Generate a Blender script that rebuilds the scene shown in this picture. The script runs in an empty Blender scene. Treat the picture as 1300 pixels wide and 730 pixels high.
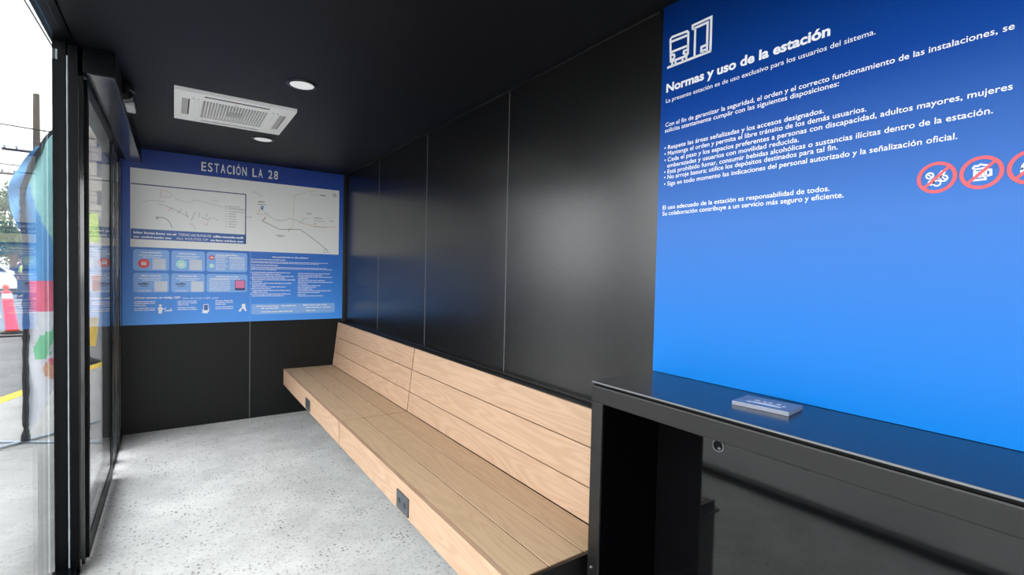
import bpy, bmesh, math, random
from mathutils import Vector, Matrix, noise
random.seed(7)
S = bpy.context.scene
COL = S.collection

# ------------------------------------------------------------------ camera
cam = bpy.data.cameras.new('camera')
cam.sensor_width = 36.0
cam.lens = 616.47 / 1300 * 36
cam.clip_start = 0.02
cam.clip_end = 500
co = bpy.data.objects.new('camera', cam)
COL.objects.link(co)
right = Vector((0.820544, -0.571146, 0.022366))
up = Vector((-0.001383, 0.037146, 0.999309))
fwd = Vector((0.571582, 0.820008, -0.029690))
M = Matrix((( right.x, up.x, -fwd.x, 0.0), (right.y, up.y, -fwd.y, 0.0), (right.z, up.z, -fwd.z, 1.464), (0, 0, 0, 1)))
co.matrix_world = M
S.camera = co

# ------------------------------------------------------------------ overcast sky and exposure
w = bpy.data.worlds.new('overcast_sky'); S.world = w; w.use_nodes = True
wn = w.node_tree.nodes; wl = w.node_tree.links; wn.clear()
wo = wn.new('ShaderNodeOutputWorld'); wb = wn.new('ShaderNodeBackground')
tc = wn.new('ShaderNodeTexCoord'); sx = wn.new('ShaderNodeSeparateXYZ'); cr = wn.new('ShaderNodeValToRGB')
wl.new(tc.outputs['Generated'], sx.inputs[0]); wl.new(sx.outputs['Z'], cr.inputs[0])
cr.color_ramp.elements[0].position = 0.0; cr.color_ramp.elements[0].color = (0.98, 0.985, 1.0, 1)
cr.color_ramp.elements[1].position = 1.0; cr.color_ramp.elements[1].color = (0.92, 0.955, 1.0, 1)
wl.new(cr.outputs[0], wb.inputs['Color']); wb.inputs['Strength'].default_value = 1.0
wl.new(wb.outputs[0], wo.inputs[0])
S.view_settings.view_transform = 'Standard'
S.view_settings.look = 'None'
S.view_settings.gamma = 1.0
S.view_settings.use_curve_mapping = False
S.view_settings.exposure = 2.5

# ------------------------------------------------------------------ materials
def lin(c):
    r = []
    for v in c:
        v = v / 255.0
        r.append(v / 12.92 if v <= 0.04045 else ((v + 0.055) / 1.055) ** 2.4)
    return (r[0], r[1], r[2], 1.0)

def mat(name, rgb, rough=0.5, metal=0.0, spec=0.5, emit=0.0, coat=0.0, noise_amt=0.0, noise_scale=30.0, bump=0.0, coat_rough=0.1):
    m = bpy.data.materials.new(name); m.use_nodes = True
    nt = m.node_tree; b = nt.nodes['Principled BSDF']
    c = lin(rgb)
    b.inputs['Base Color'].default_value = c
    b.inputs['Roughness'].default_value = rough
    b.inputs['Metallic'].default_value = metal
    b.inputs['Specular IOR Level'].default_value = spec
    b.inputs['Coat Weight'].default_value = coat
    b.inputs['Coat Roughness'].default_value = coat_rough
    if emit:
        b.inputs['Emission Color'].default_value = c
        b.inputs['Emission Strength'].default_value = emit
    t = nt.nodes.new('ShaderNodeTexCoord')
    n = nt.nodes.new('ShaderNodeTexNoise'); n.inputs['Scale'].default_value = noise_scale; n.inputs['Detail'].default_value = 5
    nt.links.new(t.outputs['Object'], n.inputs['Vector'])
    if noise_amt:
        mx = nt.nodes.new('ShaderNodeMix'); mx.data_type = 'RGBA'
        mx.inputs[6].default_value = tuple(v * (1 - noise_amt) for v in c[:3]) + (1,)
        mx.inputs[7].default_value = tuple(min(1, v * (1 + noise_amt)) for v in c[:3]) + (1,)
        nt.links.new(n.outputs['Fac'], mx.inputs[0]); nt.links.new(mx.outputs[2], b.inputs['Base Color'])
        if emit: nt.links.new(mx.outputs[2], b.inputs['Emission Color'])
    if bump:
        bp = nt.nodes.new('ShaderNodeBump'); bp.inputs['Strength'].default_value = bump; bp.inputs['Distance'].default_value = 0.002
        nt.links.new(n.outputs['Fac'], bp.inputs['Height']); nt.links.new(bp.outputs[0], b.inputs['Normal'])
    return m

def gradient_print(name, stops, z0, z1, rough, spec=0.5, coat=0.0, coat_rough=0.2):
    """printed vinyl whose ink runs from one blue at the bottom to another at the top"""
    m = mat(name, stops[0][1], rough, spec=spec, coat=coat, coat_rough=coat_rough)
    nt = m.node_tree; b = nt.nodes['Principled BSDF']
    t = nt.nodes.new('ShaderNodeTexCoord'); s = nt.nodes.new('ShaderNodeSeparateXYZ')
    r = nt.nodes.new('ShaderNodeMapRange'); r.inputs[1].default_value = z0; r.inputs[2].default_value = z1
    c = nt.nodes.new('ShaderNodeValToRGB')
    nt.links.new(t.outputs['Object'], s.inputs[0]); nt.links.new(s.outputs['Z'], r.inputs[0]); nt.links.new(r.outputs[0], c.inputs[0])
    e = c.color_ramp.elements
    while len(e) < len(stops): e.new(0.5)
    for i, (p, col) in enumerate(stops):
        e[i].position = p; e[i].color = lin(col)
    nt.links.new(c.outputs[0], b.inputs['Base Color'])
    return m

def glass_mat(name, tint=(1, 1, 1, 1)):
    m = bpy.data.materials.new(name); m.use_nodes = True
    nt = m.node_tree; nt.nodes.clear()
    o = nt.nodes.new('ShaderNodeOutputMaterial'); mix = nt.nodes.new('ShaderNodeMixShader')
    tr = nt.nodes.new('ShaderNodeBsdfTransparent'); tr.inputs[0].default_value = tint
    gl = nt.nodes.new('ShaderNodeBsdfGlossy'); gl.inputs['Roughness'].default_value = 0.0
    lw = nt.nodes.new('ShaderNodeLayerWeight'); lw.inputs['Blend'].default_value = 0.5
    pw = nt.nodes.new('ShaderNodeMath'); pw.operation = 'POWER'; pw.inputs[1].default_value = 5.0
    ma = nt.nodes.new('ShaderNodeMath'); ma.operation = 'MULTIPLY_ADD'; ma.inputs[1].default_value = 0.95; ma.inputs[2].default_value = 0.043
    nt.links.new(lw.outputs['Facing'], pw.inputs[0]); nt.links.new(pw.outputs[0], ma.inputs[0])
    nt.links.new(ma.outputs[0], mix.inputs[0]); nt.links.new(tr.outputs[0], mix.inputs[1]); nt.links.new(gl.outputs[0], mix.inputs[2])
    nt.links.new(mix.outputs[0], o.inputs[0])
    return m

def wood_mat(name, light, dark, fine):
    m = mat(name, light, 0.55, spec=0.35)
    nt = m.node_tree; N = nt.nodes; L = nt.links; b = N['Principled BSDF']
    t = N.new('ShaderNodeTexCoord'); oi = N.new('ShaderNodeObjectInfo')
    sc = N.new('ShaderNodeVectorMath'); sc.operation = 'SCALE'; sc.inputs[0].default_value = (7.0, 31.0, 17.0)
    L.new(oi.outputs['Random'], sc.inputs['Scale'])
    ad = N.new('ShaderNodeVectorMath'); ad.operation = 'ADD'
    L.new(t.outputs['Object'], ad.inputs[0]); L.new(sc.outputs[0], ad.inputs[1])
    mp = N.new('ShaderNodeMapping'); mp.inputs['Scale'].default_value = (9.0, 0.8, 9.0); L.new(ad.outputs[0], mp.inputs['Vector'])
    n1 = N.new('ShaderNodeTexNoise'); n1.inputs['Scale'].default_value = 1.1; n1.inputs['Detail'].default_value = 1.5; L.new(mp.outputs[0], n1.inputs['Vector'])
    mu = N.new('ShaderNodeMath'); mu.operation = 'MULTIPLY'; mu.inputs[1].default_value = 80.0; L.new(n1.outputs['Fac'], mu.inputs[0])
    si = N.new('ShaderNodeMath'); si.operation = 'SINE'; L.new(mu.outputs[0], si.inputs[0])
    mr = N.new('ShaderNodeMapRange'); mr.inputs[1].default_value = -1; mr.inputs[2].default_value = 1; L.new(si.outputs[0], mr.inputs[0])
    mp2 = N.new('ShaderNodeMapping'); mp2.inputs['Scale'].default_value = (260.0, 5.0, 260.0); L.new(ad.outputs[0], mp2.inputs['Vector'])
    n2 = N.new('ShaderNodeTexNoise'); n2.inputs['Scale'].default_value = 1.0; n2.inputs['Detail'].default_value = 4; L.new(mp2.outputs[0], n2.inputs['Vector'])
    n3 = N.new('ShaderNodeTexNoise'); n3.inputs['Scale'].default_value = 2.2; n3.inputs['Detail'].default_value = 3; L.new(ad.outputs[0], n3.inputs['Vector'])
    a1 = N.new('ShaderNodeMix'); a1.data_type = 'FLOAT'; a1.inputs[0].default_value = fine
    L.new(mr.outputs[0], a1.inputs[2]); L.new(n2.outputs['Fac'], a1.inputs[3])
    a2 = N.new('ShaderNodeMix'); a2.data_type = 'FLOAT'; a2.inputs[0].default_value = 0.30
    L.new(a1.outputs[0], a2.inputs[2]); L.new(n3.outputs['Fac'], a2.inputs[3])
    c = N.new('ShaderNodeMix'); c.data_type = 'RGBA'; c.inputs[6].default_value = lin(light); c.inputs[7].default_value = lin(dark)
    L.new(a2.outputs[0], c.inputs[0])
    hs = N.new('ShaderNodeHueSaturation')
    v = N.new('ShaderNodeMapRange'); v.inputs[3].default_value = 0.94; v.inputs[4].default_value = 1.05; L.new(oi.outputs['Random'], v.inputs[0])
    L.new(v.outputs[0], hs.inputs['Value']); L.new(c.outputs[2], hs.inputs['Color']); L.new(hs.outputs[0], b.inputs['Base Color'])
    bp = N.new('ShaderNodeBump'); bp.inputs['Strength'].default_value = 0.25; bp.inputs['Distance'].default_value = 0.001
    L.new(a1.outputs[0], bp.inputs['Height']); L.new(bp.outputs[0], b.inputs['Normal'])
    return m

def concrete_mat(name, base, dark, pale, speck=1.0, rough=0.8, scale=1.0):
    m = mat(name, base, rough, spec=0.3)
    nt = m.node_tree; N = nt.nodes; L = nt.links; b = N['Principled BSDF']
    t = N.new('ShaderNodeTexCoord')
    n1 = N.new('ShaderNodeTexNoise'); n1.inputs['Scale'].default_value = 2.2 * scale; n1.inputs['Detail'].default_value = 6; n1.inputs['Roughness'].default_value = 0.65
    n2 = N.new('ShaderNodeTexNoise'); n2.inputs['Scale'].default_value = 55 * scale; n2.inputs['Detail'].default_value = 5; n2.inputs['Roughness'].default_value = 0.7
    v = N.new('ShaderNodeTexVoronoi'); v.inputs['Scale'].default_value = 48 * scale; v.inputs['Randomness'].default_value = 1
    n4 = N.new('ShaderNodeTexNoise'); n4.inputs['Scale'].default_value = 5 * scale
    for q in (n1, n2, v, n4): L.new(t.outputs['Object'], q.inputs['Vector'])
    r1 = N.new('ShaderNodeMapRange'); r1.inputs[1].default_value = 0.35; r1.inputs[2].default_value = 0.65; L.new(n1.outputs['Fac'], r1.inputs[0])
    c1 = N.new('ShaderNodeMix'); c1.data_type = 'RGBA'; c1.inputs[6].default_value = lin(base); c1.inputs[7].default_value = lin(pale); L.new(r1.outputs[0], c1.inputs[0])
    r2 = N.new('ShaderNodeMapRange'); r2.inputs[1].default_value = 0.55; r2.inputs[2].default_value = 0.69; r2.inputs[4].default_value = 0.75 * speck; L.new(n2.outputs['Fac'], r2.inputs[0])
    c2 = N.new('ShaderNodeMix'); c2.data_type = 'RGBA'; c2.inputs[7].default_value = lin(dark); L.new(c1.outputs[2], c2.inputs[6]); L.new(r2.outputs[0], c2.inputs[0])
    # aggregate stones: dark voronoi dots, only some of the cells
    sep = N.new('ShaderNodeSeparateColor'); L.new(v.outputs['Color'], sep.inputs[0])
    g = N.new('ShaderNodeMath'); g.operation = 'GREATER_THAN'; g.inputs[1].default_value = 0.58; L.new(sep.outputs[0], g.inputs[0])
    d = N.new('ShaderNodeMapRange'); d.inputs[1].default_value = 0.36; d.inputs[2].default_value = 0.20; d.inputs[3].default_value = 0; d.inputs[4].default_value = 0.8 * speck; L.new(v.outputs['Distance'], d.inputs[0])
    mm = N.new('ShaderNodeMath'); mm.operation = 'MULTIPLY'; L.new(g.outputs[0], mm.inputs[0]); L.new(d.outputs[0], mm.inputs[1])
    r4 = N.new('ShaderNodeMapRange'); r4.inputs[1].default_value = 0.42; r4.inputs[2].default_value = 0.6; L.new(n4.outputs['Fac'], r4.inputs[0])
    m4 = N.new('ShaderNodeMath'); m4.operation = 'MULTIPLY'; L.new(mm.outputs[0], m4.inputs[0]); L.new(r4.outputs[0], m4.inputs[1])
    c3 = N.new('ShaderNodeMix'); c3.data_type = 'RGBA'; c3.inputs[7].default_value = lin(dark); L.new(c2.outputs[2], c3.inputs[6]); L.new(m4.outputs[0], c3.inputs[0])
    L.new(c3.outputs[2], b.inputs['Base Color'])
    bp = N.new('ShaderNodeBump'); bp.inputs['Strength'].default_value = 0.5; bp.inputs['Distance'].default_value = 0.003
    L.new(n2.outputs['Fac'], bp.inputs['Height']); L.new(bp.outputs[0], b.inputs['Normal'])
    return m

MT = dict(
    ceiling=mat('matte_black_ceiling', (12, 13, 18), 0.5, spec=0.22, noise_amt=0.15, noise_scale=3),
    panel=mat('satin_black_panel', (8, 8, 9), 0.26, spec=0.72, noise_amt=0.1, noise_scale=2),
    farpanel=mat('black_lower_panel', (12, 13, 14), 0.45, spec=0.25, noise_amt=0.1, noise_scale=3),
    gloss=mat('glossy_black_panel', (9, 9, 10), 0.05, spec=0.6),
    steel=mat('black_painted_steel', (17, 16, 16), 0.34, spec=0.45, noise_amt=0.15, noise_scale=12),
    frame=mat('black_aluminium_frame', (2, 4, 6), 0.36, spec=0.12, noise_amt=0.1, noise_scale=10),
    polish=mat('polished_black_aluminium', (16, 18, 20), 0.12, spec=0.9, metal=0.0, coat=1.0, coat_rough=0.08),
    soffit=mat('polished_metal_underside', (120, 125, 132), 0.16, metal=0.9),
    joint=mat('silver_joint', (112, 113, 115), 0.45, metal=0.2),
    sealant=mat('pale_sealant', (150, 160, 165), 0.5),
    top=mat('black_counter_top', (17, 19, 27), 0.22, spec=0.6, noise_amt=0.2, noise_scale=14, bump=0.05),
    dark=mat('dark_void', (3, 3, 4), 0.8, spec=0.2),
    sidedark=mat('matte_black_side_panel', (1, 1, 2), 0.5, spec=0.03),
    white=mat('white_plastic', (242, 243, 242), 0.4, noise_amt=0.02),
    flap=mat('grey_plastic_flap', (176, 176, 174), 0.45),
    lens=mat('lamp_lens', (240, 241, 242), 0.4, emit=0.05),
    sensor=mat('dark_sensor_plastic', (14, 15, 16), 0.12, spec=0.6),
    sensorlow=mat('pale_sensor_window', (170, 172, 176), 0.3),
    outlet=mat('grey_outlet_plate', (62, 68, 74), 0.4),
    plaque=mat('brushed_grey_plaque', (136, 142, 156), 0.38, metal=0.35, noise_amt=0.12, noise_scale=120, bump=0.2),
    plaquelet=mat('pale_embossing', (205, 212, 225), 0.4),
    inkwhite=mat('white_ink', (240, 243, 250), 0.45),
    inksoft=mat('pale_blue_ink', (205, 222, 248), 0.45),
    sheet=mat('white_map_print', (236, 238, 236), 0.4),
    card=mat('light_blue_card_print', (132, 178, 238), 0.4),
    card2=mat('pale_code_square_print', (205, 214, 230), 0.4),
    inkblue=mat('blue_band_print', (62, 104, 172), 0.4),
    inknavy=mat('navy_print', (44, 62, 112), 0.4),
    inkred=mat('red_print', (226, 70, 72), 0.4),
    inkteal=mat('pale_teal_print', (176, 232, 232), 0.4),
    inkpink=mat('pink_print', (226, 128, 176), 0.4),
    inkdark=mat('dark_print', (62, 64, 72), 0.4),
    inkgrey=mat('grey_print', (142, 148, 150), 0.4),
    inkgreen=mat('faint_green_print', (130, 186, 164), 0.4),
    inkyel=mat('faint_olive_print', (196, 196, 140), 0.4),
    inkpeach=mat('faint_orange_print', (216, 150, 120), 0.4),
    prohib=mat('prohibition_red_print', (228, 84, 92), 0.45),
    glass=glass_mat('clear_glass', (0.955, 0.965, 0.96, 1)),
    back=wood_mat('pale_oak_boards', (193, 163, 137), (167, 134, 108), 0.5),
    seat=wood_mat('oak_seat_boards', (210, 182, 150), (176, 146, 115), 0.65),
    floor=concrete_mat('washed_concrete', (190, 190, 188), (78, 79, 80), (218, 218, 215)),
    pave=concrete_mat('pale_pavement', (154, 154, 153), (100, 100, 99), (174, 174, 172), speck=0.4, scale=0.6),
    asphalt=concrete_mat('grey_asphalt', (112, 113, 114), (75, 76, 78), (130, 130, 131), speck=0.6, scale=0.5),
    yellow=mat('worn_yellow_paint', (226, 190, 60), 0.7, noise_amt=0.2, noise_scale=9),
    galv=mat('galvanised_steel', (150, 166, 182), 0.4, metal=0.4),
    pole=mat('weathered_wood_pole', (86, 78, 70), 0.8, noise_amt=0.2),
    wire=mat('black_cable', (30, 31, 34), 0.6),
    sleeve=mat('black_flag_sleeve', (28, 30, 38), 0.7, noise_amt=0.2, bump=0.4),
    fwhite=mat('white_flag_fabric', (232, 234, 244), 0.8, noise_amt=0.03, noise_scale=6),
    fteal=mat('teal_flag_print', (165, 220, 222), 0.8), fblue=mat('blue_flag_print', (104, 168, 228), 0.8, noise_amt=0.1, noise_scale=8),
    fpink=mat('pink_flag_print', (242, 120, 150), 0.8), fgreen=mat('green_flag_print', (136, 214, 168), 0.8),
    fbeige=mat('beige_flag_print', (232, 178, 150), 0.8), fyellow=mat('yellow_flag_print', (236, 205, 110), 0.8),
    orange=mat('red_orange_plastic', (232, 62, 50), 0.5), reflect=mat('white_reflective_band', (236, 236, 236), 0.4),
    carwhite=mat('white_car_paint', (226, 228, 230), 0.25, coat=0.5), carsilver=mat('silver_car_paint', (165, 172, 176), 0.25, metal=0.4, coat=0.5),
    carred=mat('maroon_car_paint', (150, 60, 50), 0.25, coat=0.5), carglass=mat('dark_car_glass', (34, 40, 46), 0.08, spec=0.7),
    tyre=mat('black_tyre', (28, 28, 28), 0.8), lampred=mat('red_tail_lamp', (200, 40, 30), 0.3),
    bark=mat('bark', (92, 76, 60), 0.9, noise_amt=0.3), leaf=mat('green_leaf', (84, 112, 62), 0.7, noise_amt=0.4, noise_scale=1.5),
    build=mat('pale_building_render', (196, 192, 186), 0.8, noise_amt=0.05), buildpink=mat('pinkish_render', (214, 196, 190), 0.8), win=mat('dark_window', (60, 70, 84), 0.2),
    skin=mat('brown_skin', (150, 104, 80), 0.6), hair=mat('black_hair', (24, 22, 22), 0.8),
    vest=mat('yellow_green_vest', (206, 232, 120), 0.7), navy=mat('navy_clothing', (36, 46, 76), 0.8), shoe=mat('black_shoe', (22, 22, 24), 0.6),
)
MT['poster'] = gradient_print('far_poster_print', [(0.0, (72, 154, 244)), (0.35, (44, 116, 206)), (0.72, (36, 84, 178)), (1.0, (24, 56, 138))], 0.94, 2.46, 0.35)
MT['board'] = gradient_print('right_board_print_and_haze', [(0.0, (8, 118, 206)), (0.4, (62, 116, 194)), (0.7, (4, 64, 150)), (1.0, (0, 34, 94))], 1.1, 2.46, 0.34, spec=0.14)  # middle stop paled by painting the window's reflected haze into the print

# ------------------------------------------------------------------ helpers
def box(bm, x0, x1, y0, y1, z0, z1, bevel=0.0):
    r = bmesh.ops.create_cube(bm, size=1.0)
    for v in r['verts']:
        v.co = Vector(((x0 + x1) / 2 + v.co.x * (x1 - x0), (y0 + y1) / 2 + v.co.y * (y1 - y0), (z0 + z1) / 2 + v.co.z * (z1 - z0)))
    if bevel:
        es = list({e for v in r['verts'] for e in v.link_edges})
        bmesh.ops.bevel(bm, geom=es, offset=bevel, segments=2, profile=0.7, affect='EDGES')
    return bm

def prism(bm, pts, d):
    """pts: list of 3D points of one flat outline; d: extrusion vector"""
    d = Vector(d); n = len(pts)
    a = [bm.verts.new(Vector(p)) for p in pts]; b = [bm.verts.new(Vector(p) + d) for p in pts]
    bm.faces.new(a); bm.faces.new(list(reversed(b)))
    for i in range(n):
        bm.faces.new((a[i], b[i], b[(i + 1) % n], a[(i + 1) % n]))
    return bm

def tube(bm, pts, r, seg=8, caps=True):
    pts = [Vector(p) for p in pts]; rings = []
    rr = r if isinstance(r, (list, tuple)) else [r] * len(pts)
    for i, p in enumerate(pts):
        t = (pts[min(i + 1, len(pts) - 1)] - pts[max(i - 1, 0)]).normalized()
        a = t.cross(Vector((0, 0, 1)))
        if a.length < 0.05: a = t.cross(Vector((0, 1, 0)))
        a.normalize(); b = t.cross(a).normalized()
        rings.append([bm.verts.new(p + (a * math.cos(k * 2 * math.pi / seg) + b * math.sin(k * 2 * math.pi / seg)) * rr[i]) for k in range(seg)])
    for i in range(len(rings) - 1):
        for k in range(seg):
            bm.faces.new((rings[i][k], rings[i][(k + 1) % seg], rings[i + 1][(k + 1) % seg], rings[i + 1][k]))
    if caps:
        bm.faces.new(list(reversed(rings[0]))); bm.faces.new(rings[-1])
    return bm

def lathe(bm, prof, c, seg=32, axis='Z'):
    """prof: list of (radius, height)"""
    rings = []
    for r, z in prof:
        ring = []
        for k in range(seg):
            a = 2 * math.pi * k / seg
            if axis == 'Z': p = Vector((r * math.cos(a), r * math.sin(a), z))
            elif axis == 'X': p = Vector((z, r * math.cos(a), r * math.sin(a)))
            else: p = Vector((r * math.cos(a), z, r * math.sin(a)))
            ring.append(bm.verts.new(p + Vector(c)))
        rings.append(ring)
    for i in range(len(rings) - 1):
        for k in range(seg):
            bm.faces.new((rings[i][k], rings[i][(k + 1) % seg], rings[i + 1][(k + 1) % seg], rings[i + 1][k]))
    bm.faces.new(rings[0]); bm.faces.new(rings[-1])
    return bm

def wpos(o):
    v = Vector(o.location)
    while o.parent: o = o.parent; v = v + Vector(o.location)
    return v

def obj(name, bm, m, parent=None, origin=None, smooth=False, fix=True):
    """bm holds world coordinates; it is shifted to the origin of the new object"""
    if fix: bmesh.ops.recalc_face_normals(bm, faces=bm.faces[:])
    if origin is None: origin = wpos(parent) if parent else Vector((0, 0, 0))
    origin = Vector(origin)
    for v in bm.verts: v.co -= origin
    me = bpy.data.meshes.new(name); bm.to_mesh(me); bm.free()
    me.materials.append(MT[m] if isinstance(m, str) else m)
    if smooth:
        for p in me.polygons: p.use_smooth = True
    o = bpy.data.objects.new(name, me); COL.objects.link(o)
    if parent:
        o.parent = parent; o.location = origin - wpos(parent)
    else: o.location = origin
    return o

def tag(o, label=None, cat=None, group=None, kind=None):
    if label: o['label'] = label
    if cat: o['category'] = cat
    if group: o['group'] = group
    if kind: o['kind'] = kind
    return o

def empty(name, loc, label=None, cat=None, group=None, kind=None):
    o = bpy.data.objects.new(name, None); COL.objects.link(o); o.location = loc; o.empty_display_size = 0.1
    return tag(o, label, cat, group, kind)

def dup(root, loc, rotz=None):
    r = root.copy(); COL.objects.link(r); r.location = loc
    if rotz is not None: r.rotation_euler = (0, 0, rotz)
    for ch in list(root.children):
        c = ch.copy(); COL.objects.link(c); c.parent = r
        for g in list(ch.children):
            d = g.copy(); COL.objects.link(d); d.parent = c
    return r

def nb(): return bmesh.new()

# surfaces on which print lies: u = along the writing, v = up
class Plane:
    def __init__(s, kind): s.kind = kind
    def pt(s, u, z, off):
        if s.kind == 'far': return Vector((u, 5.257 - off, z))
        return Vector((1.492 - off, u, z))
FAR, BRD = Plane('far'), Plane('board')

def quad(bm, pl, a, b, off):
    """rectangle from corner a to corner b, both (u, z)"""
    (u0, z0), (u1, z1) = a, b
    vs = [bm.verts.new(pl.pt(u, z, off)) for u, z in ((u0, z0), (u1, z0), (u1, z1), (u0, z1))]
    bm.faces.new(vs)

def poly(bm, pl, pts, off):
    bm.faces.new([bm.verts.new(pl.pt(u, z, off)) for u, z in pts])

def rrect(a, b, r, n=5):
    u0, u1 = sorted((a[0], b[0])); z0, z1 = sorted((a[1], b[1])); o = []
    for cx, cz, s in ((u1 - r, z1 - r, 0), (u0 + r, z1 - r, 1), (u0 + r, z0 + r, 2), (u1 - r, z0 + r, 3)):
        for k in range(n + 1):
            t = (s + k / n) * math.pi / 2; o.append((cx + r * math.cos(t), cz + r * math.sin(t)))
    return o

def disc(c, r, n=24, sx=1.0): return [(c[0] + sx * r * math.cos(2 * math.pi * k / n), c[1] + r * math.sin(2 * math.pi * k / n)) for k in range(n)]

def stroke(bm, pl, pts, wd, off, closed=False):
    """polyline drawn as a band with mitred joints"""
    P_ = [Vector((a, b)) for a, b in pts]; n = len(P_)
    L, R = [], []
    for i in range(n):
        if closed: p0, p1, p2 = P_[i - 1], P_[i], P_[(i + 1) % n]
        else: p0, p1, p2 = P_[max(i - 1, 0)], P_[i], P_[min(i + 1, n - 1)]
        d1 = (p1 - p0) if (p1 - p0).length > 1e-9 else (p2 - p1)
        d2 = (p2 - p1) if (p2 - p1).length > 1e-9 else d1
        d1 = d1.normalized(); d2 = d2.normalized(); t = (d1 + d2)
        t = t.normalized() if t.length > 1e-6 else d1
        nn = Vector((-t.y, t.x)); c = max(0.5, nn.dot(Vector((-d1.y, d1.x))))
        L.append(p1 + nn * wd / 2 / c); R.append(p1 - nn * wd / 2 / c)
    lv = [bm.verts.new(pl.pt(q.x, q.y, off)) for q in L]; rv = [bm.verts.new(pl.pt(q.x, q.y, off)) for q in R]
    for i in range(n if closed else n - 1):
        j = (i + 1) % n; bm.faces.new((lv[i], lv[j], rv[j], rv[i]))

_cap = None
def text_mesh(body, bold=0.0):
    c = bpy.data.curves.new('t', 'FONT'); c.body = body; c.size = 1.0; c.resolution_u = 3; c.offset = bold; c.fill_mode = 'FRONT'
    o = bpy.data.objects.new('t', c); COL.objects.link(o)
    dg = bpy.context.evaluated_depsgraph_get(); me = bpy.data.meshes.new_from_object(o.evaluated_get(dg))
    bpy.data.objects.remove(o); bpy.data.curves.remove(c)
    return me

def lettering(body, pl, start, end, cap, off, m, parent, bold=0.0, name='lettering', spacing=None, label=None):
    """one line of writing between two baseline points (u, z)"""
    global _cap
    if _cap is None:
        t = text_mesh('H'); _cap = max(v.co.y for v in t.vertices); bpy.data.meshes.remove(t)
    me = text_mesh(body, bold)
    x0 = min(v.co.x for v in me.vertices); x1 = max(v.co.x for v in me.vertices)
    zb = (start[1] + end[1]) / 2
    org = wpos(parent)
    for v in me.vertices:
        f = (v.co.x - x0) / (x1 - x0)
        v.co = pl.pt(start[0] + (end[0] - start[0]) * f, zb + v.co.y / _cap * cap, off) - org
    me.name = name; me.materials.clear(); me.materials.append(MT[m])
    o = bpy.data.objects.new(name, me); COL.objects.link(o); o.parent = parent
    if label: o['label'] = label
    return o

def smallprint(bm, pl, a, width, h, off, seed, gap=0.4):
    """a line of print too small to read: one bar per word"""
    rnd = random.Random(seed); u = a[0]; end = a[0] + width
    s = 1 if width > 0 else -1
    while (end - u) * s > h:
        wl_ = h * rnd.uniform(1.5, 5.5)
        if (end - u) * s < wl_: wl_ = (end - u) * s
        k = 0.0
        while k < wl_ - h * 0.2:                                    # letters as slim strokes of uneven height
            lw = h * rnd.uniform(0.35, 0.55)
            hh = h * rnd.choice((0.7, 0.7, 0.7, 1.0))
            quad(bm, pl, (u + s * k, a[1]), (u + s * min(wl_, k + lw), a[1] + hh), off)
            k += lw + h * 0.12
        u += s * (wl_ + h * gap)

# ================================================================== SETTING
LX = -0.435          # plane of the fixed side glazing
def struct(name, bm, m, parent=None, **k):
    o = obj(name, bm, m, parent, **k)
    if not parent: o['kind'] = 'structure'
    return o

bm = nb(); box(bm, -0.47, 1.55, -1.4, 5.32, -0.03, 0.0); struct('floor', bm, 'floor')
bm = nb(); box(bm, -0.3675, 1.55, -1.4, 5.32, 2.46, 2.56); struct('ceiling', bm, 'ceiling')
bm = nb(); box(bm, -0.50, 1.58, -1.45, 5.36, 2.561, 2.60); struct('trim_1', bm, 'frame')     # roof deck edge

# ---- right wall
WR = empty('wall_right', (1.5, 0, 0), kind='structure')
bm = nb(); box(bm, 1.512, 1.56, -1.4, 5.31, 0.0, 2.46); obj('wall_core', bm, 'farpanel', WR)
seams = [1.195, 2.215, 3.256, 4.252, 5.262]
for a, b in zip(seams[:-1], seams[1:]):
    bm = nb(); box(bm, 1.500, 1.510, a + 0.003, b - 0.003, 0.915, 2.458, 0.0012); obj('wall_panel', bm, 'panel', WR)
for y in seams[1:-1]:
    bm = nb(); box(bm, 1.4998, 1.5115, y - 0.0022, y + 0.0022, 0.918, 2.452); obj('joint_strip', bm, 'joint', WR)
bm = nb(); box(bm, 1.500, 1.510, -1.4, 5.262, 0.0, 0.90); obj('lower_panel', bm, 'farpanel', WR)
bm = nb(); box(bm, 1.500, 1.510, -1.4, 1.192, 0.903, 2.458); obj('backing_panel', bm, 'farpanel', WR)

# black ledge rail that closes the gap above the backrest
bm = nb(); box(bm, 1.432, 1.498, 1.20, 5.262, 0.886, 0.904, 0.002); box(bm, 1.486, 1.498, 1.20, 5.262, 0.9045, 0.916, 0.002)
box(bm, 1.432, 1.440, 1.20, 5.262, 0.9042, 0.909, 0.001)
struct('trim_2', bm, 'steel')
# bead of sealant along the ceiling, uneven as it was squeezed out
bm = nb(); pts = []; rad = []
y = 1.22
while y < 5.25:
    k = noise.noise(Vector((y * 3.1, 0, 0))); pts.append((1.497 + 0.002 * k, y, 2.457 - 0.004 * max(0, noise.noise(Vector((y * 5, 3, 0))))))
    rad.append(0.0022 + 0.0045 * max(0, noise.noise(Vector((y * 2.3, 9, 0)))) ** 1.0); y += 0.02
tube(bm, pts, rad, 6); struct('trim_3', bm, 'steel', smooth=True)

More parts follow.
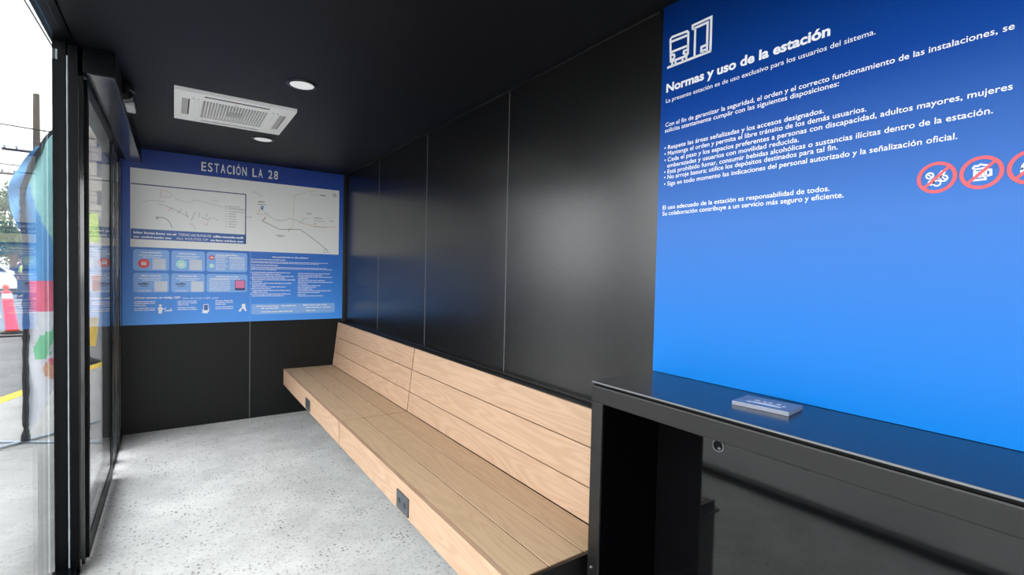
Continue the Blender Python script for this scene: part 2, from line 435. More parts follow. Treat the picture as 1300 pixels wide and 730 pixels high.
# ---- far wall
WF = empty('wall_far', (0.55, 5.265, 0), kind='structure')
bm = nb(); box(bm, -0.47, 1.56, 5.272, 5.32, 0.0, 2.46); obj('wall_core', bm, 'farpanel', WF)
for a, b in ((-0.362, 0.600), (0.606, 1.468)):
    bm = nb(); box(bm, a, b, 5.262, 5.271, 0.002, 2.458, 0.001); obj('wall_panel', bm, 'farpanel', WF)
bm = nb(); box(bm, 0.6005, 0.6055, 5.2625, 5.2695, 0.002, 0.944); obj('joint_strip', bm, 'joint', WF)
bm = nb(); box(bm, 1.470, 1.499, 5.255, 5.2715, 0.0, 2.459, 0.002); obj('corner_trim', bm, 'steel', WF)

# ---- near (unseen) end: glazed like the side
W2 = empty('window_2', (0.55, -1.38, 0), kind='structure')
bm = nb(); box(bm, -0.40, 1.50, -1.386, -1.376, 0.05, 2.42); obj('pane', bm, 'glass', W2)
bm = nb(); box(bm, -0.46, 1.51, -1.40, -1.36, 0.0, 0.05); box(bm, -0.46, 1.51, -1.40, -1.36, 2.42, 2.459)
for x in (-0.46, 0.5, 1.47): box(bm, x, x + 0.04, -1.399, -1.361, 0.05, 2.42)
obj('window_frame', bm, 'frame', W2)

# ---- fixed glazing on the left
W1 = empty('window_1', (LX, 1.4, 0), kind='structure')
bm = nb(); box(bm, LX - 0.004, LX + 0.004, -1.35, 3.0, 0.045, 2.462); obj('pane', bm, 'glass', W1)
bm = nb(); box(bm, -0.447, -0.370, -1.40, 3.085, 2.4625, 2.55, 0.002)                      # head channel, flush with the ceiling
box(bm, -0.399, -0.370, -1.40, 2.985, 2.452, 2.4624, 0.002)
obj('head_channel', bm, 'frame', W1)
bm = nb(); box(bm, -0.455, -0.372, -1.40, 2.985, 0.0, 0.045, 0.002); obj('sill_channel', bm, 'frame', W1)
PY = 2.985
bm = nb(); box(bm, -0.4475, -0.400, PY, PY + 0.09, 0.0, 2.462, 0.002); obj('mullion', bm, 'frame', W1)
bm = nb(); box(bm, -0.394, -0.3605, PY, PY + 0.09, 0.0, 2.462, 0.002); obj('mullion', bm, 'frame', W1)
bm = nb(); tube(bm, [(-0.397, PY + 0.001, 0.002 + k * 0.05) for k in range(49)], [0.0030 + 0.0012 * noise.noise(Vector((k * 0.9, 0, 0))) for k in range(49)], 6)
obj('sealant', bm, 'sealant', W1, smooth=True)
bm = nb(); box(bm, -0.437, -0.429, PY - 0.004, PY + 0.002, 2.375, 2.42, 0.002); obj('clip', bm, 'sealant', W1)

# ---- sliding door
D1 = empty('door_1', (-0.355, 4.1, 0), kind='structure')
bm = nb(); box(bm, -0.402, -0.3518, 3.0765, 3.1145, 0.0105, 2.351, 0.001); box(bm, -0.3603, -0.3592, 2.988, 3.074, 0.01, 2.34); obj('door_jamb', bm, 'polish', D1)
DY0, DY1 = 3.115, 4.22
bm = nb()
box(bm, -0.353, -0.340, DY0, DY0 + 0.035, 0.012, 2.345, 0.003)
obj('stile', bm, 'frame', D1)
bm = nb(); box(bm, -0.353, -0.340, DY1 - 0.07, DY1, 0.012, 2.345, 0.003); obj('stile', bm, 'frame', D1)
bm = nb(); box(bm, -0.353, -0.340, DY0 + 0.035, DY1 - 0.07, 0.012, 0.115, 0.003); obj('bottom_rail', bm, 'frame', D1)
bm = nb(); box(bm, -0.353, -0.340, DY0 + 0.035, DY1 - 0.07, 2.275, 2.345, 0.003); obj('top_rail', bm, 'frame', D1)
bm = nb(); box(bm, -0.3495, -0.3435, DY0 + 0.03, DY1 - 0.065, 0.11, 2.28); obj('pane', bm, 'glass', D1)
bm = nb(); box(bm, -0.366, -0.354, 3.08, 5.262, 0.0, 0.010); obj('threshold', bm, 'steel', D1)
# upright profiles and brush seals between the leaf and the far wall
for y0, y1, x0, x1 in ((4.28, 4.34, -0.40, -0.362), (4.52, 4.60, -0.39, -0.358), (4.80, 4.88, -0.40, -0.362), (5.12, 5.258, -0.385, -0.362)):
    bm = nb(); box(bm, x0, x1, y0, y1, 0.011, 2.35, 0.003); obj('upright_profile', bm, 'polish', D1)
for y in (4.345, 4.605, 4.89):
    bm = nb(); tube(bm, [(-0.358 + 0.003 * noise.noise(Vector((k * 0.8, y * 7, 0))), y + 0.01, 0.02 + k * 0.045) for k in range(51)],
                    [0.004 + 0.003 * abs(noise.noise(Vector((k * 1.7, y * 3, 5)))) for k in range(51)], 6)
    obj('brush_seal', bm, 'polish', D1, smooth=True)
bm = nb(); box(bm, -0.43, -0.405, 3.08, 5.262, 0.0, 0.02); box(bm, -0.43, -0.405, 4.9, 5.26, 0.02, 2.35)
obj('outer_track', bm, 'frame', D1)
# header with the door operator
bm = nb(); box(bm, -0.447, -0.3455, 3.09, 5.262, 2.352, 2.459, 0.002); obj('header', bm, 'frame', D1)
bm = nb(); box(bm, -0.343, -0.228, PY, 5.258, 2.342, 2.459, 0.002); obj('operator_cover', bm, 'frame', D1)
bm = nb(); box(bm, -0.330, -0.232, PY + 0.01, 5.25, 2.3375, 2.3415, 0.001); obj('cover_underside', bm, 'soffit', D1)

# ---- outside ground
bm = nb(); v = [bm.verts.new(p) for p in ((-120, -60, -0.05), (120, -60, -0.05), (120, 160, -0.05), (-120, 160, -0.05))]; bm.faces.new(v)
struct('road', bm, 'asphalt')
def kx(y): return -1.5 + (y - 7.24) * 0.32
bm = nb(); prism(bm, [(kx(-20), -20, -0.045), (30, -20, -0.045), (30, 60, -0.045), (kx(60), 60, -0.045)], (0, 0, 0.012)); struct('pavement', bm, 'pave')
bm = nb(); prism(bm, [(kx(-20) - 0.16, -20, -0.044), (kx(-20), -20, -0.044), (kx(60), 60, -0.044), (kx(60) - 0.16, 60, -0.044)], (0, 0, 0.016)); struct('kerb', bm, 'yellow')

# ================================================================== BENCHES
def make_bench():
    y0, y1 = 0.0, 1.984
    root = empty('wooden_bench', (1.2, 0, 0))
    xs = [(0.9235, 1.061), (1.067, 1.223), (1.229, 1.372)]
    zs = 0.456
    for a, b in xs:
        bm = nb(); box(bm, a, b, y0, y1, zs - 0.024, zs, 0.0015); obj('seat_plank', bm, 'seat', root)
    # leaning back: from (1.372, z .456) to (1.424, z .905)
    def bx(z): return 1.374 + (z - 0.456) * (1.426 - 1.374) / (0.905 - 0.456)
    for z0, z1 in ((0.459, 0.593), (0.598, 0.750), (0.755, 0.905)):
        bm = nb()
        prism(bm, [(bx(z0), y0, z0), (bx(z1), y0, z1), (bx(z1) + 0.022, y0, z1), (bx(z0) + 0.022, y0, z0)], (0, y1 - y0, 0))
        bmesh.ops.bevel(bm, geom=bm.edges[:], offset=0.0012, segments=1, affect='EDGES')
        obj('back_plank', bm, 'back', root)
    bm = nb(); box(bm, 0.900, 0.922, y0, y1, 0.300, 0.4560, 0.0020); obj('front_plank', bm, 'back', root)
    bm = nb()
    box(bm, 0.923, 1.38, y0 + 0.02, y0 + 0.06, 0.330, 0.431); box(bm, 0.923, 1.38, (y0 + y1) / 2 - 0.02, (y0 + y1) / 2 + 0.02, 0.330, 0.431)
    box(bm, 0.923, 1.38, y1 - 0.06, y1 - 0.02, 0.330, 0.431)
    box(bm, 1.38, 1.46, y0 + 0.02, y1 - 0.02, 0.330, 0.42)
    box(bm, 1.4605, 1.4985, y0 + 0.02, y1 - 0.02, 0.30, 0.88)
    box(bm, 0.924, 1.36, y0 + 0.001, y1 - 0.001, 0.303, 0.312)
    box(bm, 0.9025, 1.45, y0 + 0.003, y1 - 0.003, 0.4290, 0.4316)  # dark sheet below the seat, added to darken the lines between planks
    box(bm, 1.0612, 1.0668, y0 + 0.002, y1 - 0.002, 0.4317, 0.4530); box(bm, 1.2232, 1.2288, y0 + 0.002, y1 - 0.002, 0.4317, 0.4530)  # black strips standing in for the shade in the gaps between seat planks
    box(bm, 0.902, 1.372, y0 - 0.0125, y0 - 0.0008, 0.400, 0.4515)  # black filler standing in for shade in the joint at the section's end
    obj('support_frame_and_gap_shade', bm, 'steel', root)
    yo = 0.892
    bm = nb(); box(bm, 0.893, 0.8995, yo - 0.07, yo + 0.07, 0.312, 0.401, 0.003); ol = obj('power_outlet', bm, 'outlet', root)
    for dy in (-0.032, 0.032):
        bm = nb(); lathe(bm, [(0.015, 0.0), (0.013, -0.0010)], (0.8928, yo + dy, 0.357), 16, 'X'); obj('socket', bm, 'steel', ol)
    return root
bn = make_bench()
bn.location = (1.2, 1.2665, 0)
tag(bn, 'oak slatted bench section nearer the camera, beside the black counter', 'bench', 'wall-mounted bench sections')
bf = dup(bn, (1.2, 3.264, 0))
bf['label'] = 'oak slatted bench section farther away, ending at the blue map wall'
# black end plate closing the near end of the bench
bm = nb(); box(bm, 0.899, 1.45, 1.240, 1.2515, 0.06, 0.462, 0.0015); box(bm, 0.93, 1.45, 1.215, 1.2395, 0.06, 0.10)
box(bm, 0.905, 1.08, 1.214, 1.2395, 0.42, 0.432); box(bm, 1.4505, 1.4985, 1.215, 1.2515, 0.0, 0.46)
tag(obj('bench_end_plate', bm, 'steel', origin=(1.2, 1.245, 0.0)), 'black steel plate closing the near end of the oak bench', 'end plate')

# ================================================================== COUNTER
CT = empty('counter', (1.33, 0.2, 0), 'black steel counter with open front under the big blue board', 'counter')
CX, CY1, CY0, CZ = 1.167, 1.185, -1.0, 1.1055
bm = nb(); box(bm, CX, 1.4905, CY0, CY1, CZ - 0.006, CZ, 0.0012); obj('countertop', bm, 'top', CT)
bm = nb(); box(bm, CX - 0.0012, CX - 0.0001, CY0, CY1, CZ - 0.005, CZ - 0.0005); obj('edge_highlight', bm, 'joint', CT)  # silver strip added as the bright highlight along the countertop edge
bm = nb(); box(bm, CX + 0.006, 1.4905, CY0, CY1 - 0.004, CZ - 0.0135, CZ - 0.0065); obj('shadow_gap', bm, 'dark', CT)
bm = nb(); box(bm, CX, CX + 0.05, CY0, CY1, CZ - 0.070, CZ - 0.014, 0.0045); obj('apron', bm, 'steel', CT)
bm = nb(); box(bm, CX, CX + 0.008, CY1 - 0.05, CY1, 0.0, CZ - 0.0705, 0.0025); obj('leg', bm, 'steel', CT)
bm = nb(); box(bm, CX, CX + 0.05, CY0, CY0 + 0.05, 0.0, CZ - 0.0705, 0.003); obj('leg', bm, 'steel', CT)
bm = nb(); box(bm, CX + 0.0085, 1.4985, CY1 - 0.049, CY1 - 0.001, 0.0, CZ - 0.0710, 0.001); obj('side_panel', bm, 'sidedark', CT)
bm = nb(); box(bm, CX + 0.0505, 1.4985, CY0, CY0 + 0.04, 0.0, CZ - 0.0145, 0.001); obj('side_panel', bm, 'sidedark', CT)
# glossy rear panel with a round cable hole
px = 1.455
bm = nb(); box(bm, px, px + 0.012, CY0 + 0.041, CY1 - 0.053, 0.0, CZ - 0.0145, 0.001); rp = obj('rear_panel', bm, 'gloss', CT)
hy, hz = 0.893, 0.918
bm = nb(); n = 28; r0, r1 = 0.0205, 0.0165
lathe(bm, [(0.0165, 0.0), (0.0205, 0.0), (0.0200, -0.003), (0.0170, -0.003)], (px - 0.0002, hy, hz), 28, 'X'); obj('hole_rim', bm, 'joint', rp, smooth=False)
bm = nb(); lathe(bm, [(0.0168, -0.0031), (0.0166, -0.0036)], (px, hy, hz), 24, 'X'); obj('hole', bm, 'dark', rp)
bm = nb(); lathe(bm, [(0.005, -0.0036), (0.0045, -0.007), (0.002, -0.008)], (px, hy - 0.006, hz - 0.007), 12, 'X'); obj('screw', bm, 'joint', rp)
bm = nb(); lathe(bm, [(0.004, 0.0), (0.003, -0.006)], (CX - 0.0, CY1 - 0.02, 0.472), 12, 'X'); obj('bolt', bm, 'joint', CT)

# plaque lying on the counter
pc = Vector((1.3600, 0.694)); ang = math.radians(7)
def rot(x, y): return (pc.x + x * math.cos(ang) - y * math.sin(ang), pc.y + x * math.sin(ang) + y * math.cos(ang))
PT = empty('plaque', (pc.x, pc.y, CZ), 'small grey metal plaque with raised marks lying on the black counter', 'plaque')
bm = nb(); box(bm, -0.0525, 0.0525, -0.074, 0.074, 0.0, 0.0115, 0.0012)
for v in bm.verts: x, y = rot(v.co.x, v.co.y); v.co = Vector((x, y, CZ + 0.0003 + v.co.z))
obj('plate', bm, 'plaque', PT)
bm = nb()
for x0, x1, y0, y1 in ((-0.024, -0.018, -0.045, 0.045), (0.004, 0.012, 0.02, 0.034), (0.002, 0.014, 0.004, 0.012), (0.004, 0.011, -0.012, -0.002), (0.0, 0.014, -0.034, -0.024), (-0.01, 0.001, -0.05, -0.043), (-0.016, -0.012, -0.03, 0.03)):
    box(bm, x0, x1, y0, y1, 0.0116, 0.0122)
for v in bm.verts: x, y = rot(v.co.x, v.co.y); v.co = Vector((x, y, CZ + 0.0003 + v.co.z))
obj('raised_marks', bm, 'plaquelet', PT)

# ================================================================== CEILING FITTINGS
AC = empty('air_conditioner', (0.315, 3.62, 2.44), 'white square ceiling cassette air conditioner with central grille', 'air conditioner')
ax0, ax1, ay0, ay1, az = 0.0, 0.632, 3.30, 3.945, 2.438
def frame_ring(bm, x0, x1, y0, y1, z0, z1, w_, bev=0.0):
    box(bm, x0, x1, y0, y0 + w_, z0, z1, bev); box(bm, x0, x1, y1 - w_, y1, z0, z1, bev)
    box(bm, x0, x0 + w_, y0 + w_, y1 - w_, z0, z1, bev); box(bm, x1 - w_, x1, y0 + w_, y1 - w_, z0, z1, bev)
# face: plate with four slot openings and a grille opening
slots = [(0.145, 0.487, ay0 + 0.036, ay0 + 0.066), (0.145, 0.487, ay1 - 0.062, ay1 - 0.040), (0.038, 0.076, 3.44, 3.80), (0.556, 0.594, 3.44, 3.80), (0.140, 0.492, 3.425, 3.815)]
xs = sorted({ax0, ax1} | {v for s in slots for v in s[:2]}); ys = sorted({ay0, ay1} | {v for s in slots for v in s[2:]})
bm = nb()
for i in range(len(xs) - 1):
    for j in range(len(ys) - 1):
        cx, cy = (xs[i] + xs[i + 1]) / 2, (ys[j] + ys[j + 1]) / 2
        if any(a < cx < b and c < cy < d for a, b, c, d in slots): continue
        vs = [bm.verts.new((x, y, az)) for x, y in ((xs[i], ys[j]), (xs[i + 1], ys[j]), (xs[i + 1], ys[j + 1]), (xs[i], ys[j + 1]))]
        bm.faces.new(vs)
bmesh.ops.remove_doubles(bm, verts=bm.verts[:], dist=1e-5)
r = bmesh.ops.extrude_face_region(bm, geom=bm.faces[:])
for e in r['geom']:
    if isinstance(e, bmesh.types.BMVert): e.co.z += 0.004
obj('face_plate', bm, 'white', AC)
bm = nb(); frame_ring(bm, ax0, ax1, ay0, ay1, az + 0.0042, 2.4592, 0.008); obj('skirt', bm, 'white', AC)
bm = nb(); box(bm, 0.010, 0.622, 3.31, 3.935, 2.4570, 2.4592); obj('interior', bm, 'dark', AC)
for s in slots[:4]:
    bm = nb(); a, b, c, d = s
    if b - a > d - c:
        prism(bm, [(a + 0.003, c + 0.001, az + 0.001), (a + 0.003, c + 0.010, az + 0.004), (a + 0.003, c + 0.010, az + 0.006), (a + 0.003, c + 0.001, az + 0.003)], (b - a - 0.006, 0, 0))
    else:
        prism(bm, [(a + 0.001, c + 0.003, az + 0.002), (b - 0.006, c + 0.003, az + 0.001), (b - 0.006, c + 0.003, az + 0.004), (a + 0.001, c + 0.003, az + 0.005)], (0, d - c - 0.006, 0))
    obj('air_flap', bm, 'flap', AC)
# raised mouldings either side of the grille
for x0, x1 in ((0.086, 0.100), (0.112, 0.124), (0.508, 0.520), (0.532, 0.546)):
    bm = nb(); pts = [(x0, 3.40, az), (x0, 3.84, az), (x1, 3.82, az), (x1, 3.42, az)]
    prism(bm, pts, (0, 0, -0.004)); obj('moulding', bm, 'white', AC)
# grille: four triangular fields meeting at the centre, a little pyramid
gx0, gx1, gy0, gy1 = 0.142, 0.490, 3.427, 3.813
gcx, gcy = (gx0 + gx1) / 2, (gy0 + gy1) / 2
def gz(x, y):
    t = max(abs(x - gcx) / (gx1 - gcx), abs(y - gcy) / (gy1 - gcy)); return az + 0.006 - 0.008 * (1 - t)
bm = nb(); n = 22
for i in range(n + 1):
    x = gx0 + (gx1 - gx0) * i / n
    for j in range(8):
        ya, yb = gy0 + (gy1 - gy0) * j / 8, gy0 + (gy1 - gy0) * (j + 1) / 8
        za, zb = gz(x, ya), gz(x, yb)
        vs = [bm.verts.new(q) for q in ((x - 0.0024, ya, za), (x + 0.0024, ya, za), (x + 0.0024, yb, zb), (x - 0.0024, yb, zb))]
        f = bm.faces.new(vs)
for i in range(n + 1):
    y = gy0 + (gy1 - gy0) * i / n
    for j in range(8):
        xa, xb = gx0 + (gx1 - gx0) * j / 8, gx0 + (gx1 - gx0) * (j + 1) / 8
        za, zb = gz(xa, y) - 0.0004, gz(xb, y) - 0.0004
        vs = [bm.verts.new(q) for q in ((xa, y - 0.0024, za), (xa, y + 0.0024, za), (xb, y + 0.0024, zb), (xb, y - 0.0024, zb))]
        bm.faces.new(vs)
ex = bmesh.ops.extrude_face_region(bm, geom=bm.faces[:])
for e in ex['geom']:
    if isinstance(e, bmesh.types.BMVert): e.co.z += 0.0015
g = obj('intake_grille', bm, 'white', AC); g['kind'] = 'stuff'
bm = nb(); box(bm, gcx - 0.045, gcx + 0.045, gcy - 0.045, gcy + 0.045, az - 0.004, az - 0.0022, 0.0008); obj('centre_badge', bm, 'flap', AC)
bm = nb(); box(bm, 0.30, 0.318, 3.395, 3.401, az - 0.0012, az - 0.0002); obj('display', bm, 'inkgrey', AC)

def downlight(loc, label):
    t = empty('ceiling_light', loc, label, 'ceiling light', 'recessed ceiling lights')
    x, y, z = loc
    bm = nb(); lathe(bm, [(0.060, 0.0), (0.079, 0.0), (0.078, -0.004), (0.066, -0.007), (0.061, -0.004)], (x, y, z - 0.0005), 40); obj('bezel', bm, 'steel', t)
    bm = nb(); lathe(bm, [(0.0605, -0.001), (0.0605, -0.005), (0.058, -0.0062)], (x, y, z - 0.0005), 40); obj('lens', bm, 'lens', t)
    return t
downlight((0.569, 2.85, 2.46), 'round white recessed ceiling light nearer the camera than the air conditioner')
downlight((0.567, 4.235, 2.46), 'round white recessed ceiling light behind the air conditioner')

# presence sensor beside the door operator
SN = empty('presence_sensor', (-0.200, 3.50, 2.42), 'black half-round presence sensor with pale window beside the door header', 'sensor')
bm = nb()
def halfround(bm, y0, y1, zc, r0, r1):
    n = 14; A = []; Bv = []
    for k in range(n + 1):
        t = -math.pi / 2 + math.pi * k / n
        A.append(bm.verts.new((-0.2275 + 1.0 * r0 * math.cos(t), y0, zc + 0.9 * r0 * math.sin(t)))); Bv.append(bm.verts.new((-0.2275 + 1.0 * r1 * math.cos(t), y1, zc + 0.9 * r1 * math.sin(t))))
    for k in range(n): bm.faces.new((A[k], A[k + 1], Bv[k + 1], Bv[k]))
    bm.faces.new(A); bm.faces.new(Bv); bm.faces.new((A[0], A[n], Bv[n], Bv[0]))
halfround(bm, 3.34, 3.39, 2.402, 0.034, 0.052); halfround(bm, 3.39, 3.64, 2.402, 0.052, 0.048)
obj('housing', bm, 'sensor', SN, smooth=False)
bm = nb(); 
box(bm, -0.224, -0.182, 3.46, 3.62, 2.345, 2.368, 0.006); obj('sensor_window', bm, 'sensorlow', SN)

# ================================================================== BIG BLUE BOARD ON THE RIGHT WALL
BB = empty('rules_board', (1.496, 0.3, 1.11), 'big blue board with white Spanish station rules above the counter', 'sign')
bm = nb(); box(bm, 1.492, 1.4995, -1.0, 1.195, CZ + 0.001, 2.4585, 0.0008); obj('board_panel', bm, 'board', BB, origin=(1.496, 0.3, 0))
cap = 0.0148
TXT = [
 ('Normas y uso de la estación', (1.1718, 2.1454), (0.6258, 2.1406), 0.0290, 0.034),
 ('La presente estación es de uso exclusivo para los usuarios del sistema.', (1.1718, 2.1074), (0.5185, 2.1012), cap, 0.004),
 ('Con el fin de garantizar la seguridad, el orden y el correcto funcionamiento de las instalaciones, se', (1.1709, 2.0203), (0.2611, 2.0124), cap, 0.008),
 ('solicita atentamente cumplir con las siguientes disposiciones:', (1.1726, 1.9996), (0.5987, 1.9914), cap, 0.008),
 ('• Respete las áreas señalizadas y los accesos designados.', (1.1722, 1.9350), (0.6338, 1.9280), cap, 0.008),
 ('• Mantenga el orden y permita el libre tránsito de los demás usuarios.', (1.1714, 1.9137), (0.5312, 1.9055), cap, 0.008),
 ('• Ceda el paso y los espacios preferentes a personas con discapacidad, adultos mayores, mujeres', (1.1705, 1.8912), (0.2592, 1.8820), cap, 0.008),
 ('embarazadas y usuarios con movilidad reducida.', (1.1573, 1.8670), (0.6975, 1.8624), cap, 0.008),
 ('• Está prohibido fumar, consumir bebidas alcohólicas o sustancias ilícitas dentro de la estación.', (1.1702, 1.8468), (0.2884, 1.8390), cap, 0.008),
 ('• No arroje basura; utilice los depósitos destinados para tal fin.', (1.1694, 1.8257), (0.5952, 1.8199), cap, 0.008),
 ('• Siga en todo momento las indicaciones del personal autorizado y la señalización oficial.', (1.1685, 1.8021), (0.3466, 1.7950), cap, 0.008),
 ('El uso adecuado de la estación es responsabilidad de todos.', (1.1715, 1.7142), (0.6111, 1.7092), cap, 0.008),
 ('Su colaboración contribuye a un servicio más seguro y eficiente.', (1.1721, 1.6924), (0.5758, 1.6871), cap, 0.008),
]
for body, a, b, c, bold in TXT:
    lettering(body, BRD, a, b, c, 0.0005, 'inkwhite', BB, bold)

# bus and shelter pictogram, strokes on the board
bm = nb(); sw = 0.0085; off = 0.0005
def sk(pts, closed=False, w_=sw): stroke(bm, BRD, pts, w_, off, closed)
sk([(1.1710, 2.2327), (0.9924, 2.2310)])                                    # ground line
sk([(1.1564, 2.2513), (1.1606, 2.3324), (1.1533, 2.3382), (1.0901, 2.3340), (1.0850, 2.3273), (1.0842, 2.2542), (1.0891, 2.2482), (1.1509, 2.2494)], True)   # bus body
sk([(1.1561, 2.3222), (1.0863, 2.3193)]); sk([(1.1553, 2.2844), (1.0846, 2.2824)])
sk([(1.1543, 2.2750), (1.1429, 2.2707), (1.1402, 2.2627), (1.1450, 2.2559), (1.1543, 2.2568)])
sk([(1.0866, 2.2688), (1.1006, 2.2689), (1.1026, 2.2629), (1.0958, 2.2556), (1.0861, 2.2541)])
sk([(1.1497, 2.2462), (1.1499, 2.2335)]); sk([(1.1354, 2.2441), (1.1353, 2.2328)]); sk([(1.1058, 2.2435), (1.1057, 2.2329)]); sk([(1.0902, 2.2436), (1.0901, 2.2320)])
sk([(1.0684, 2.3326), (1.0682, 2.3453), (0.9961, 2.3454), (0.9953, 2.2313)])    # shelter
sk([(1.0684, 2.3326), (1.0093, 2.3329), (1.0090, 2.2316)])
sk([(1.0574, 2.3315), (1.0567, 2.2323)])
sk([(1.0118, 2.2578), (1.0305, 2.2572), (1.0308, 2.2429), (1.0118, 2.2425)]); sk([(1.0247, 2.2412), (1.0247, 2.2321)])
obj('bus_shelter_pictogram', bm, 'inkwhite', BB)

def ring(bm, pl, c, r, w_, off, n=40):
    stroke(bm, pl, disc(c, r, n), w_, off, True)
c1, c2 = (0.3809, 1.7139), (0.3027, 1.7142)
R = 0.0335; sp = c2[0] - c1[0]; czz = (c1[1] + c2[1]) / 2
cen = [(c1[0] + sp * k, czz) for k in range(3)]
for k, c in enumerate(cen):
    bm = nb(); ring(bm, BRD, c, R, 0.0075, 0.0012)
    d = R * 0.71; stroke(bm, BRD, [(c[0] + d, c[1] - d), (c[0] - d, c[1] + d)], 0.0062, 0.0015)
    rg = obj('prohibition_ring', bm, 'prohib', BB)
    bm = nb(); q = lambda a, b: (c[0] - a * R, c[1] + b * R)             # a to the right in the picture
    if k == 0:       # tablets and capsules
        for a, b in ((-0.38, 0.18), (0.40, -0.10)):
            ring(bm, BRD, q(a, b), R * 0.20, 0.0032, 0.0006, 20); stroke(bm, BRD, [q(a - 0.12, b + 0.12), q(a + 0.12, b - 0.12)], 0.0025, 0.0006)
        stroke(bm, BRD, [q(0.0, 0.05), q(0.28, 0.42), q(0.44, 0.30), q(0.16, -0.08)], 0.0032, 0.0006, True)
        ring(bm, BRD, q(0.05, -0.40), R * 0.19, 0.0030, 0.0006, 18); ring(bm, BRD, q(-0.28, -0.32), R * 0.16, 0.0030, 0.0006, 18)
    elif k == 1:     # beer mug
        stroke(bm, BRD, [q(-0.34, 0.25), q(-0.34, -0.48), q(0.22, -0.48), q(0.22, 0.25)], 0.0042, 0.0006)
        stroke(bm, BRD, [q(-0.36, 0.25), q(-0.42, 0.36), q(-0.34, 0.48), q(-0.18, 0.46), q(-0.05, 0.55), q(0.12, 0.48), q(0.28, 0.44), q(0.26, 0.28)], 0.0040, 0.0006, True)
        stroke(bm, BRD, [q(0.22, 0.15), q(0.46, 0.12), q(0.48, -0.22), q(0.22, -0.28)], 0.0045, 0.0006)
        for a in (-0.2, -0.06, 0.08): stroke(bm, BRD, [q(a, 0.12), q(a, -0.34)], 0.0035, 0.0006)
    else:            # food under a dome
        stroke(bm, BRD, [q(-0.45, -0.05)] + [q(-0.42 * math.cos(t * math.pi / 8), -0.05 + 0.45 * math.sin(t * math.pi / 8)) for t in range(9)], 0.0045, 0.0006, True)
        stroke(bm, BRD, [q(-0.5, -0.22), q(0.5, -0.22)], 0.0050, 0.0006); stroke(bm, BRD, [q(-0.42, -0.38), q(0.42, -0.38)], 0.0045, 0.0006)
    obj('pictogram', bm, 'inkwhite', rg)

# ================================================================== MAP POSTER ON THE FAR WALL
PS = empty('map_poster', (0.55, 5.26, 0.9435), 'blue poster with route maps and instruction cards covering the far wall', 'poster')
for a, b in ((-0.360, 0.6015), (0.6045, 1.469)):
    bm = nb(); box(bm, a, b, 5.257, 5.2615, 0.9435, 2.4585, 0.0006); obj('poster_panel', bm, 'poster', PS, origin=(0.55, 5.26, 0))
bm = nb(); box(bm, 0.6016, 0.6044, 5.2572, 5.2614, 0.9436, 2.2); obj('panel_joint', bm, 'card', PS)
L1, L2, L3, L4, L5 = 0.0006, 0.0012, 0.0018, 0.0024, 0.0030
def tracked(body, pl, start, end, cap, off, m, parent, bold):
    ws = {'I': 0.34, ' ': 0.62}; gap = 0.34
    tot = sum(ws.get(c, 1.0) for c in body) + gap * (len(body) - 1)
    sc = (end[0] - start[0]) / tot; u = start[0]; vs, fs = [], []; org = wpos(parent)
    for c in body:
        wd = ws.get(c, 1.0)
        if c != ' ':
            me = text_mesh(c, bold); x0 = min(v.co.x for v in me.vertices); x1 = max(v.co.x for v in me.vertices); k = len(vs)
            for v in me.vertices: vs.append(pl.pt(u + (v.co.x - x0) / (x1 - x0) * wd * sc, start[1] + v.co.y / 0.70 * cap * KC, off) - org)
            for p in me.polygons: fs.append([k + i for i in p.vertices])
            bpy.data.meshes.remove(me)
        u += (wd + gap) * sc
    me = bpy.data.meshes.new('lettering'); me.from_pydata(vs, [], fs); me.materials.append(MT[m])
    o = bpy.data.objects.new('lettering', me); o['kind'] = 'stuff'; COL.objects.link(o); o.parent = parent
KC = 0.70 / _cap
a_, b_ = (0.2043, 2.3300), (0.8383, 2.3293)
tracked('ESTACIÓN LA 28', FAR, (a_[0], (a_[1] + b_[1]) / 2), (b_[0], 0), 0.0780, L1, 'sheet', PS, 0.012)
# the sheet
sTL, sBR = (-0.3045, 2.2875), (1.4257, 1.6164)
bm = nb(); quad(bm, FAR, sTL, sBR, L1); sheet = obj('map_sheet', bm, 'sheet', PS)
iTL, iBR = (-0.3025, 2.1531), (0.5597, 1.6837)
bm = nb(); stroke(bm, FAR, [(iTL[0] + 0.003, iTL[1]), (iBR[0], iTL[1]), (iBR[0], iBR[1])], 0.0085, L2); obj('inset_border', bm, 'inknavy', sheet)
bb = (-0.3023, 1.7722)
bm = nb(); quad(bm, FAR, (iTL[0], bb[1]), iBR, L2); obj('caption_band', bm, 'inkblue', sheet)
bh = bb[1] - iBR[1]
bm = nb(); smallprint(bm, FAR, (iTL[0] + 0.02, bb[1] - bh * 0.47), 0.30, bh * 0.22, L3, 11); smallprint(bm, FAR, (iTL[0] + 0.60, bb[1] - bh * 0.47), iBR[0] - iTL[0] - 0.62, bh * 0.22, L3, 12)
smallprint(bm, FAR, (iTL[0] + 0.02, bb[1] - bh * 0.86), 0.28, bh * 0.20, L3, 13); smallprint(bm, FAR, (iTL[0] + 0.58, bb[1] - bh * 0.86), iBR[0] - iTL[0] - 0.60, bh * 0.20, L3, 14)
obj('small_print', bm, 'inkwhite', sheet)['kind'] = 'stuff'
lettering('TODAS LAS RUTAS DE', FAR, (iTL[0] + 0.335, bb[1] - bh * 0.47), (iTL[0] + 0.585, bb[1] - bh * 0.47), bh * 0.23, L3, 'inkwhite', sheet, 0.012)
lettering('ALL ROUTES OF', FAR, (iTL[0] + 0.32, bb[1] - bh * 0.86), (iTL[0] + 0.56, bb[1] - bh * 0.86), bh * 0.21, L3, 'inkwhite', sheet)
